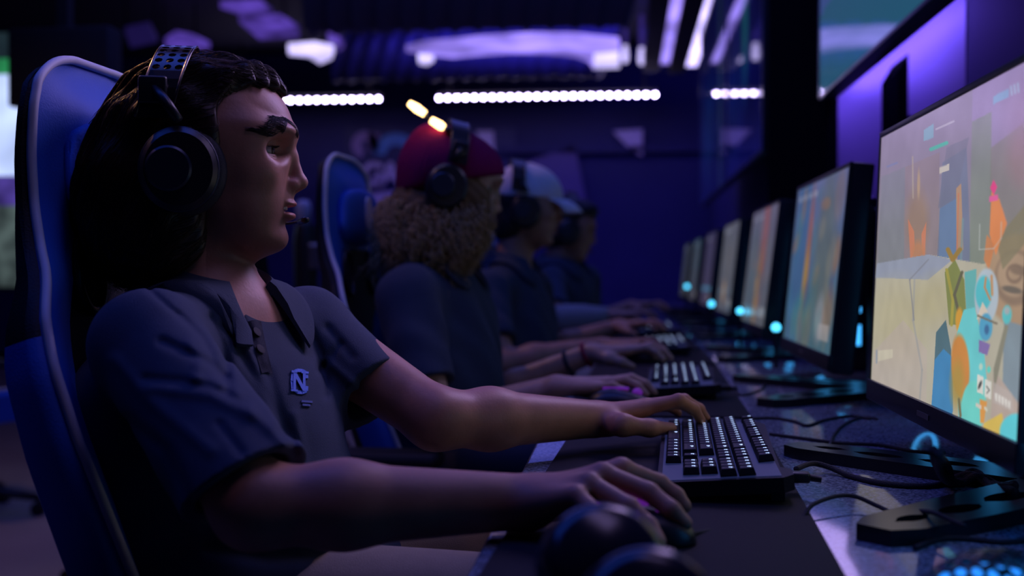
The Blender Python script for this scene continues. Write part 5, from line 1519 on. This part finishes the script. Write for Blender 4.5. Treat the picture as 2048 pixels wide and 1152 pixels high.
# mouth inside and teeth
def Lw(c, x, y, z): return c['Hv'] + c['Rm'] @ Vector((x, y, z))
mb = MB(); mb.box(Lw(P1, .078, 0, -.043), (.014, .032, .010), P1['Rm'], .003); o = mb.build('mouth_cavity', M['mouthin'], P1['body']); o.location = -P1['inv']
mb = MB()
for k in range(-4, 4):
    a = (k + .5) * .16; mb.box(Lw(P1, .066 + .0225 * math.cos(a * 1.3), .028 * math.sin(a * 1.2), -.0408), (.003, .0044, .0046), P1['Rm'] @ Matrix.Rotation(a * 1.4, 3, 'Z'), .0008)
o = mb.build('upper_teeth', M['teeth'], P1['body']); o.location = -P1['inv']
# hair: a full mass swept back, down to the shoulders
def hair_mass(c, prims, h, lo=.20, disp=None):
    s = SDF(); prims(s, lambda x, y, z: Lw(c, x, y, z), c['Rm']); s.disp = disp
    Hn = V3(c['Hv']); v, f = s.mesh(Hn - lo - .1, Hn + lo, h); return s, (v, f)
def pr1(s, L, Rm):
    s.ell(L(-.012, 0, .040), (.106, .088, .0965), Rm, .02)
    s.ell(L(.040, 0, .090), (.045, .062, .036), Rm, .02)
    s.ell(L(-.070, 0, -.022), (.078, .090, .096), Rm, .03)
    s.ell(L(-.062, 0, -.060), (.072, .086, .075), Rm, .03)
    s.ell(L(-.040, .055, -.055), (.040, .034, .075), Rm, .02); s.ell(L(-.045, -.052, -.050), (.040, .034, .072), Rm, .02)
    s.box(L(.122, 0, -.040), (.112, .2, .130), Rm @ Matrix.Rotation(.06, 3, 'Y'), .045, .012, 'sub')
def dh1(p):
    q = (p - V3(P1['Hv'])) @ np.array(P1['Rm'])
    a = q[:, 2] * 1.0 - q[:, 0] * .6
    return .0020 * np.sin(q[:, 1] * 330 + 4 * np.sin(a * 40)) + .0025 * np.sin(a * 60 + q[:, 1] * 90 + 2 * np.sin(q[:, 0] * 70)) 
s1, hm1 = hair_mass(P1, pr1, .0028, .18, dh1)
hv, hf = hm1
hair = fast_mesh('hair', [(hv - V3(P1['inv']), hf)], M['hair_dark'], P1['body'])
def flow1(q):
    f = np.empty_like(q); back = q[:, 0] < .02; low = (q[:, 0] < -.03) & (q[:, 2] < .09)
    f[:, 0] = np.where(back, -.8, -.6); f[:, 1] = .25 * np.sign(q[:, 1]) * (q[:, 2] > .05); f[:, 2] = np.where(back, -.25 - 1.3 * low, .2); return f
strands(P1, s1, hm1, 7000, flow1, .060, .00042, M['hair_dark'], 'hair_strands', 3, wander=.12, keep=lambda q: q[:, 2] > -.13, parent=hair)['kind'] = 'stuff'
# buttons, placket, emblem, all laid on the shirt surface
T1 = P1['t']
def shirt_pt(px, py, d, off): 
    # walk along the line of sight until the shirt is met
    o = V3(CAM); dr = V3(at(px, py, 1.0)) - o
    ts = np.linspace(d - .35, d + .35, 350); f = T1.ev(o + ts[:, None] * dr, exact=True)
    i = np.argmax(f < off); return o + ts[i] * dr if (f < off).any() else o + d * dr
mb = MB(); rows = []
for k in range(15):
    u = k / 14; cx = 509 + 22 * u + 4 * u * u; cy = 640 + 104 * u; hw = 13 - 2 * u
    rows.append([Vector(shirt_pt(cx + hw * e, cy + 3 * e * e, 1.25, .0016 if abs(e) > .8 else .0035)) for e in (-1, -.9, -.4, 0, .4, .9, 1)])
mb.loft(rows, False, False)
pk = mb.build('placket', M['polo_dark'], P1['shirt_o'], 3); pk.location = -P1['inv']
for px, py in ((514, 664), (521, 698)):
    q = Vector(shirt_pt(px, py, 1.25, .0045)); n = Vector(T1.grad(V3(q))[0]).normalized(); Mx = n.to_track_quat('Z', 'Y').to_matrix()
    MB().lathe([(0, -.001), (.0055, -.001), (.0058, .0008), (.004, .0012), (0, .0008)], q, Mx, 18).build('button', M['blkmatte'], pk, R(40))
def emblem(polys, name, px0, py0, sx, sy, m, off=.0012, shear=.08):
    mb = MB()
    for poly in polys:
        top = [shirt_pt(px0 + x * sx, py0 + y * sy + x * sx * shear, 1.25, off + .0012) for x, y in poly]
        bot = [shirt_pt(px0 + x * sx, py0 + y * sy + x * sx * shear, 1.25, -.0005) for x, y in poly]
        n = len(poly); mb.add(top + bot, [tuple(range(n))] + [(i, n + i, n + (i + 1) % n, (i + 1) % n) for i in range(n)])
    o = mb.build(name, m, P1['shirt_o']); o.location = -P1['inv']; return o
# interlocking N and C, in a unit square (y down)
def band(pts, w):
    out = []
    for (x1, y1), (x2, y2) in zip(pts, pts[1:]):
        l = math.hypot(x2 - x1, y2 - y1); nx, ny = -(y2 - y1) / l * w / 2, (x2 - x1) / l * w / 2
        out.append([(x1 + nx, y1 + ny), (x2 + nx, y2 + ny), (x2 - nx, y2 - ny), (x1 - nx, y1 - ny)])
    return out
Cp = band([(.88, .36), (.86, .16), (.66, .08), (.38, .08), (.16, .20), (.12, .50), (.16, .80), (.38, .92), (.66, .92), (.86, .84), (.88, .66)], .13)
Np = band([(.26, .14), (.26, .86)], .13) + band([(.26, .18), (.74, .82)], .15) + band([(.74, .14), (.74, .86)], .13) + band([(.10, .14), (.40, .14)], .08) + band([(.60, .14), (.96, .14)], .08) + band([(.08, .86), (.42, .86)], .08)
emblem(Np, 'letter_n', 579, 735, 40, 52, M['emb'], .0022)
emblem(Cp, 'letter_c', 579, 735, 40, 52, M['emb'], .0012)
emblem([[(0, 0), (1, 0), (1, .3), (0, .3)], [(.1, .5), (.8, .5), (.8, .8), (.1, .8)]], 'small_caption', 603, 800, 22, 14, mat('emb_dim', (.05, .10, .32), .7))
hs1 = headset(P1, 'black headset with perforated metal headband on the nearest person', cupx=-.020, cupz=-.006, bandx=-.052, top=.143, half=.088, perforated=True, tilt=.22)
# ================================================================== the other three players
def disp_gen(cfg):
    c0 = V3(cfg['J']['chest']); a = cfg['fold']
    def f(p):
        q = p - c0
        return .0045 * np.sin(q[:, 0] * 34 + q[:, 1] * 40 + 2.2 * np.sin(q[:, 2] * 9 + a)) * np.sin(q[:, 2] * 11 + q[:, 0] * 9 + a) + .0015 * np.sin(q[:, 1] * 90 + 3 * np.sin(q[:, 2] * 20))
    return f
def legs(J, x0=-.02):
    h = J['hip']
    for sd, dy in (('R', -.13), ('L', .13)):
        J['hp' + sd] = Vector((h.x + .02, h.y + dy * .75, .56)); J['kn' + sd] = Vector((h.x + .44, h.y + dy, .60)); J['an' + sd] = Vector((h.x + .42, h.y + dy, .10))
def hems(c, t=.62):
    for sd in 'RL': c['hem' + sd] = c['J']['sh' + sd].lerp(c['J']['el' + sd], t)
# red beanie, long curly blond hair
J2 = joints(neck=(868, 528, 2.40), shR=(812, 592, 2.22), shL=(925, 590, 2.60), chest=(872, 672, 2.40), belly=(888, 820, 2.37), hip=(870, 965, 2.36), elR=(872, 848, 2.12), wrR=(1112, 774, 2.06), elL=(965, 800, 2.56), wrL=(1182, 706, 2.50))
legs(J2)
P2 = dict(J=J2, H=at(902, 385, 2.40), az=R(17), pitch=R(13), fw=cam_dir(.93, -.36), h=.0045, hhead=.0025, skin=skin_mat('skin_fair', (0.50, 0.31, 0.22)), shirt=M['polo'], trousers=M['dark_trousers'], fold=.4,
          label='person in a red beanie with long curly blond hair, in a grey polo shirt', tipR=at(1306, 792, 2.02), tipL=at(1318, 716, 2.46), forearm=(.034, .022), gap=.5, curl=.75)
hems(P2, .70); P2['disp'] = disp_gen(P2); person(P2)
def pr2(s, L, Rm):
    s.ell(L(-.020, 0, .02), (.082, .080, .08), Rm, .02)
    s.ell(L(-.052, 0, -.070), (.080, .093, .070), Rm, .04); s.ell(L(-.040, 0, -.125), (.080, .108, .055), Rm, .04)
    for sy in (1, -1): s.ell(L(.022, sy * .078, -.045), (.044, .020, .080), Rm, .03); s.ell(L(.012, sy * .078, -.115), (.045, .030, .055), Rm, .03)
    s.ell(L(.052, -.064, -.045), (.030, .022, .068), Rm, .02)
    s.box(L(.140, 0, -.04), (.072, .058, .16), Rm, .03, .02, 'sub')
s2, hm2 = hair_mass(P2, pr2, .005, .26, lambda p: .004 * np.sin(p[:, 0] * 170 + 3 * np.sin(p[:, 2] * 60)) * np.sin(p[:, 1] * 150 + p[:, 2] * 90))
hair2 = fast_mesh('hair', [(hm2[0] - V3(P2['inv']), hm2[1])], M['hair_blond_deep'], P2['body'])
strands(P2, s2, hm2, 1500, lambda q: np.stack([q[:, 0] * 0 - .1, np.sign(q[:, 1]) * .2, q[:, 0] * 0 - 1.0], 1), .085, .0011, M['hair_blond'], 'hair_strands', 5, curl=.0085, turns=3.2, wander=.25, side=4,
        keep=lambda q: (q[:, 2] < -.03 + .45 * np.maximum(q[:, 0], -.03)), off=.004, droop=.3, parent=hair2)['kind'] = 'stuff'
def knit(c, prims, name, m, h=.0028, disp=None):
    s, ms = hair_mass(c, prims, h, .20, disp); return fast_mesh(name, [(ms[0] - V3(c['inv']), ms[1])], m, c['body'])
def pr_beanie(s, L, Rm):
    s.ell(L(-.006, 0, .042), (.112, .096, .090), Rm, .02)
    s.ell(L(-.056, 0, .086), (.050, .060, .050), Rm, .022)
    s.ell(L(-.075, 0, .020), (.040, .080, .078), Rm, .03)
    s.box(L(.03, 0, -.155), (.25, .2, .172), Rm @ Matrix.Rotation(-.40, 3, 'Y'), .01, .008, 'sub')
def rib(p):
    q = (p - V3(P2['Hv'])) @ np.array(P2['Rm']); return .0011 * np.sin(np.arctan2(q[:, 1], q[:, 0] + .01) * 70)
hat = knit(P2, pr_beanie, 'beanie', M['knit_red'], disp=rib)
hs2 = headset(P2, 'black headset over the red beanie, its warm highlight on top built as a glowing streak', cupx=-.020, cupz=.000, bandx=-.014, top=.148, half=.098, mic=True, tilt=-.05)
gl = emitmat('warm_highlight', (1.0, 0.62, 0.25), 6)  # made-up glow that stands in for a blown warm highlight on the headband
hi2 = P2['Rm'].inverted()
def hl2(px, py, d): return hi2 @ (at(px, py, d) - P2['Hv'])
a0, a1, a2, a3 = hl2(889, 256, 2.33), hl2(862, 240, 2.33), hl2(850, 228, 2.33), hl2(818, 206, 2.33)
MB().tube([a0, a0.lerp(a1, .3), a1], [.006, .009, .007], 12).build('highlight_streak', gl, hs2, 3)
MB().tube([a2, a2.lerp(a3, .5), a3], [.007, .009, .006], 12).build('highlight_streak', gl, hs2, 3)
MB().tube([a1, a2], .004, 8).tube([a0 + (a0 - a1).normalized() * .014, a0], [.009, .006], 10).build('streak_holder', M['hs_dark'], hs2, 3)  # invented piece that joins the glowing streak to the headband
# bracelets
def bracelet(c, t, r, col, name, label):
    a, b = c['J']['elL'], c['J']['wrL']; p = a.lerp(b, t); d = (b - a).normalized(); u = d.orthogonal().normalized(); w_ = d.cross(u)
    o = MB().tube([p + (u * math.cos(x) + w_ * math.sin(x)) * r for x in (2 * PI * k / 28 for k in range(28))], .0048, 8, True).build(name, mat(name, col, .7), c['body'], 3)
    o.location = -c['inv']; o['label'] = label
bracelet(P2, .96, .0255, (.35, .02, .05), 'wristband', 'red wristband')
bracelet(P2, .80, .0275, (.03, .03, .05), 'bead_bracelet', 'dark bead bracelet')
# white cap
J3 = joints(neck=(1022, 533, 3.38), shR=(975, 582, 3.18), shL=(1068, 576, 3.60), chest=(1020, 640, 3.38), belly=(1030, 740, 3.36), hip=(1020, 850, 3.36), elR=(1003, 728, 3.02), wrR=(1205, 692, 3.06), elL=(1090, 700, 3.62), wrL=(1238, 652, 3.62))
legs(J3)
P3 = dict(J=J3, H=at(1052, 424, 3.38), az=R(12), pitch=R(7), fw=cam_dir(.93, -.36), h=.006, hhead=.003, skin=skin_mat('skin_tan', (0.40, 0.22, 0.14)), shirt=M['polo'], trousers=M['dark_trousers'], fold=1.4,
          label='person in a white cap and grey polo shirt, looking down at the keyboard', tipR=at(1322, 700, 2.98), tipL=at(1335, 660, 3.5), forearm=(.037, .024), gap=.5, curl=.75)
hems(P3, .72); P3['disp'] = disp_gen(P3); person(P3)
def pr3(s, L, Rm):
    s.ell(L(-.014, 0, .030), (.098, .083, .088), Rm, .02); s.ell(L(-.045, 0, -.035), (.055, .070, .065), Rm, .02)
    s.box(L(.120, 0, -.05), (.105, .2, .125), Rm, .03, .01, 'sub')
s3, hm3 = hair_mass(P3, pr3, .005, .2, lambda p: .002 * np.sin(p[:, 0] * 300) * np.sin(p[:, 2] * 200))
fast_mesh('hair', [(hm3[0] - V3(P3['inv']), hm3[1])], M['hair_black'], P3['body'])
def pr_cap(s, L, Rm):
    s.ell(L(-.004, 0, .050), (.108, .088, .094), Rm, .02)
    s.box(L(0, 0, -.120), (.3, .3, .160), Rm @ Matrix.Rotation(-.06, 3, 'Y'), .004, .004, 'sub')
cap = knit(P3, pr_cap, 'cap', M['cap_white'], .004)
def Lb(c, x, y, z): return Lw(c, x, y, z) - c['inv']
rows = []
for i in range(15):
    u = -1 + 2 * i / 14; y = .074 * u
    x0 = .104 * math.sqrt(max(0, 1 - (y / .090) ** 2)) - .006; x1 = .090 + .078 * math.sqrt(max(0, 1 - (u * .97) ** 2))
    rows.append([Lb(P3, x0 + (x1 - x0) * t, y, .052 - .030 * t * t - .010 * u * u + dz) for t, dz in ((0, .002), (.35, .002), (.7, .002), (1, .001), (1, -.002), (.7, -.002), (.35, -.002), (0, -.002))])
MB().loft(rows).build('cap_brim', M['cap_white'], cap, R(50))
MB().lathe([(0, 0), (.006, 0), (.006, .003), (0, .005)], Lb(P3, -.004, 0, .144), P3['Rm'], 14).build('cap_button', M['cap_white'], cap, 3)
for a in range(6):
    an = a * PI / 3; pts = [Lb(P3, -.004 + .1088 * math.cos(an) * math.cos(t), .0888 * math.sin(an) * math.cos(t), .050 + .0948 * math.sin(t)) for t in (.1 + 1.4 * i / 10 for i in range(11))]
    MB().tube(pts, .0010, 5).build('cap_seam', M['cap_white'], cap)
hs3 = headset(P3, 'black headset worn over the white cap', cupx=-.010, cupz=-.004, bandx=-.042, top=.150, half=.092, mic=True, tilt=-.03)
# dark-haired player at the far end, pale sleeve on the near forearm
J4 = joints(neck=(1116, 536, 4.42), shR=(1098, 566, 4.24), shL=(1172, 562, 4.62), chest=(1128, 600, 4.42), belly=(1122, 680, 4.42), hip=(1108, 770, 4.42), elR=(1112, 640, 4.05), wrR=(1218, 632, 4.02), elL=(1180, 650, 4.6), wrL=(1262, 612, 4.6))
legs(J4)
P4 = dict(J=J4, H=at(1136, 466, 4.42), az=R(10), pitch=R(12), fw=cam_dir(.9, -.43), h=.007, hhead=.0035, skin=SK1, shirt=M['polo'], trousers=M['dark_trousers'], fold=2.4,
          label='farthest person, with short dark hair and a pale sleeve on the near forearm', tipR=at(1296, 634, 3.95), tipL=at(1330, 622, 4.5), forearm=(.038, .025), gap=.5, curl=.75)
hems(P4, .75); P4['disp'] = disp_gen(P4); person(P4)
def pr4(s, L, Rm):
    s.ell(L(-.012, 0, .045), (.108, .090, .098), Rm, .02); s.ell(L(-.045, 0, -.02), (.060, .078, .060), Rm, .02); s.ell(L(.05, 0, .10), (.05, .06, .035), Rm, .02)
    s.box(L(.125, 0, -.05), (.105, .2, .125), Rm, .03, .01, 'sub')
s4, hm4 = hair_mass(P4, pr4, .006, .2, lambda p: .003 * np.sin(p[:, 0] * 250 + p[:, 1] * 90) * np.sin(p[:, 2] * 160))
fast_mesh('hair', [(hm4[0] - V3(P4['inv']), hm4[1])], M['hair_black'], P4['body'])
a, b = J4['elR'], J4['wrR']
M['sleeve_pale'] = cloth('sleeve_pale', (.36, .34, .32))
sl = MB().tube([a - (b - a) * .02, a.lerp(b, .15), a.lerp(b, .5), a.lerp(b, .85), b], [.052, .055, .049, .036, .033], 20).build('arm_sleeve', M['sleeve_pale'], P4['body'], 3); sl.location = -P4['inv']; sl['label'] = 'pale arm sleeve'
hs4 = headset(P4, 'black headset of the farthest player', cupx=-.006, cupz=.0, bandx=-.014, top=.158, half=.092, mic=True, tilt=-.03)

# ================================================================== headset lying on the desk in front of the camera, and the left side of the room
t = thing('headset', 'black headset lying on the desk at the bottom of the picture, out of focus', 'headset', (-.050, .705, DZ + .003), R(0)); t.scale = (.82, .82, .78)
def lay(cx, cy, cz, rr, ax):
    A = ax
    MB().lathe([(rr * .45, .0), (rr * .8, -.006), (rr, .0), (rr * 1.04, .010), (rr * .9, .022), (rr * .5, .022)], (cx, cy, cz), A, 40).build('ear_cushion', M['hs_pad'], t, 3)
    cu = MB().lathe([(.0, .018), (rr * .95, .018), (rr * .99, .026), (rr * .92, .040), (rr * .7, .047), (0, .048)], (cx, cy, cz), A, 40).build('ear_cup', M['hs_rimgl'], t, R(45))
    return cu
M['hs_rimgl'] = mat('headset_gloss', (0.02, 0.02, 0.028), .2)
lay(.04, .02, .060, .048, Matrix.Rotation(R(18), 3, 'Y') @ Matrix.Rotation(R(52), 3, 'X'))
lay(.075, -.055, .045, .050, Matrix.Rotation(R(10), 3, 'Y') @ Matrix.Rotation(R(60), 3, 'X'))
arcp = spline([(.03, .02, .050), (-.03, .0, .045), (-.06, -.06, .035), (-.03, -.14, .03), (.04, -.15, .035), (.075, -.09, .045)], 8)
rows = []
for i, p_ in enumerate(arcp):
    tn = (arcp[min(i + 1, len(arcp) - 1)] - arcp[max(i - 1, 0)]).normalized(); sd = Vector((.8, -.5, .2)); sd = (sd - tn * sd.dot(tn)).normalized(); n = tn.cross(sd)
    rows.append([p_ + sd * (.020 * math.cos(a)) + n * (.008 * math.sin(a)) for a in (2 * PI * k / 16 for k in range(16))])
MB().loft(rows).build('headband', M['hs_pad'], t, 3)

disp_m = emitmat('far_display_pale', (0.50, 0.62, 1.0), 1.15, .35, 2.5)
t = thing('large_display', 'large bright pale blue display far behind the left chair', 'display', at(-20, 330, 6.0)); L_ = .0
def dpan(name, x0, y0, x1, y1, m, dd=6.0, th=.02, off=0.0):
    a, b = at(x0, y0, dd), at(x1, y1, dd); c_ = (a + b) / 2 - t.location; w_ = (Vector((b.x, b.y, 0)) - Vector((a.x, a.y, 0)))
    Mx = Matrix.Rotation(math.atan2(w_.y, w_.x), 3, 'Z')
    return MB().box(c_ + Mx @ Vector((0, -off, 0)), (w_.length, th, abs(a.z - b.z)), Mx).build(name, m, t)
dpan('housing', -420, 60, 64, 580, M['blk'], 6.0, .06, -.045)
dpan('screen', -415, 150, 60, 352, disp_m)
dpan('screen_green_band', -415, 118, 60, 150, emitmat('disp_green', (.05, .55, .18), .35, .6, 5))
dpan('screen_dark_top', -415, 66, 60, 118, emitmat('disp_dark', (.10, .20, .24), .12, .8, 3))
dpan('screen_violet_block', -415, 352, 60, 412, emitmat('disp_violet', (.16, .10, .62), .35, .7, 5))
dpan('screen_grey_foot', -415, 412, 60, 574, emitmat('disp_grey', (.32, .46, .44), .22, .8, 4))
t2 = thing('hanging_screen_back', 'black box-shaped screen seen from behind, hanging at upper left', 'screen', at(72, 140, 4.9))
a, b = at(26, 60, 4.9), at(235, 214, 4.9); c_ = (a + b) / 2 - t2.location
MB().box(c_, ((b - a).length * .83, .12, abs(a.z - b.z)), Matrix.Rotation(YAW - .15, 3, 'Z'), .01).build('housing', M['blkmatte'], t2, R(40))
MB().box(c_ + Vector((0, 0, .55)), (.05, .05, ZC - (t2.location.z + c_.z) + .55 - .56 + .0), None).build('ceiling_mount', M['blkmatte'], t2)
# dark post with a pale top behind the nearest face
q = at(612, 500, 4.4)
t = thing('tripod_stand', 'dark tripod post stand with a pale cup-shaped top, behind the nearest chin', 'tripod', (q.x, q.y, 0))
hz = at(600, 430, 4.4).z
MB().lathe([(0, hz - .30), (.045, hz - .30), (.05, hz - .10), (.04, hz - .04), (0, hz - .04)], (0, 0, 0), None, 20).build('stand_body', M['blk'], t, R(40))
MB().lathe([(0, hz - .05), (.025, hz - .05), (.030, hz + .03), (.022, hz + .055), (0, hz + .06)], (-.01, 0, 0), None, 20).build('pale_top', mat('pale_plastic', (.5, .48, .55), .5), t, 3)
MB().box((.05, -.03, hz - .16), (.06, .05, .10), None, .01).build('side_grip', M['steel'], t)
MB().tube([(0, 0, .5), (0, 0, hz - .28)], .02, 10).build('post', M['blk'], t, 3)
for k in range(3):
    a = 2 * PI * k / 3 + .5; MB().tube([(0, 0, .55), (.35 * math.cos(a), .35 * math.sin(a), .012)], .012, 8).build('leg', M['blk'], t, 3)
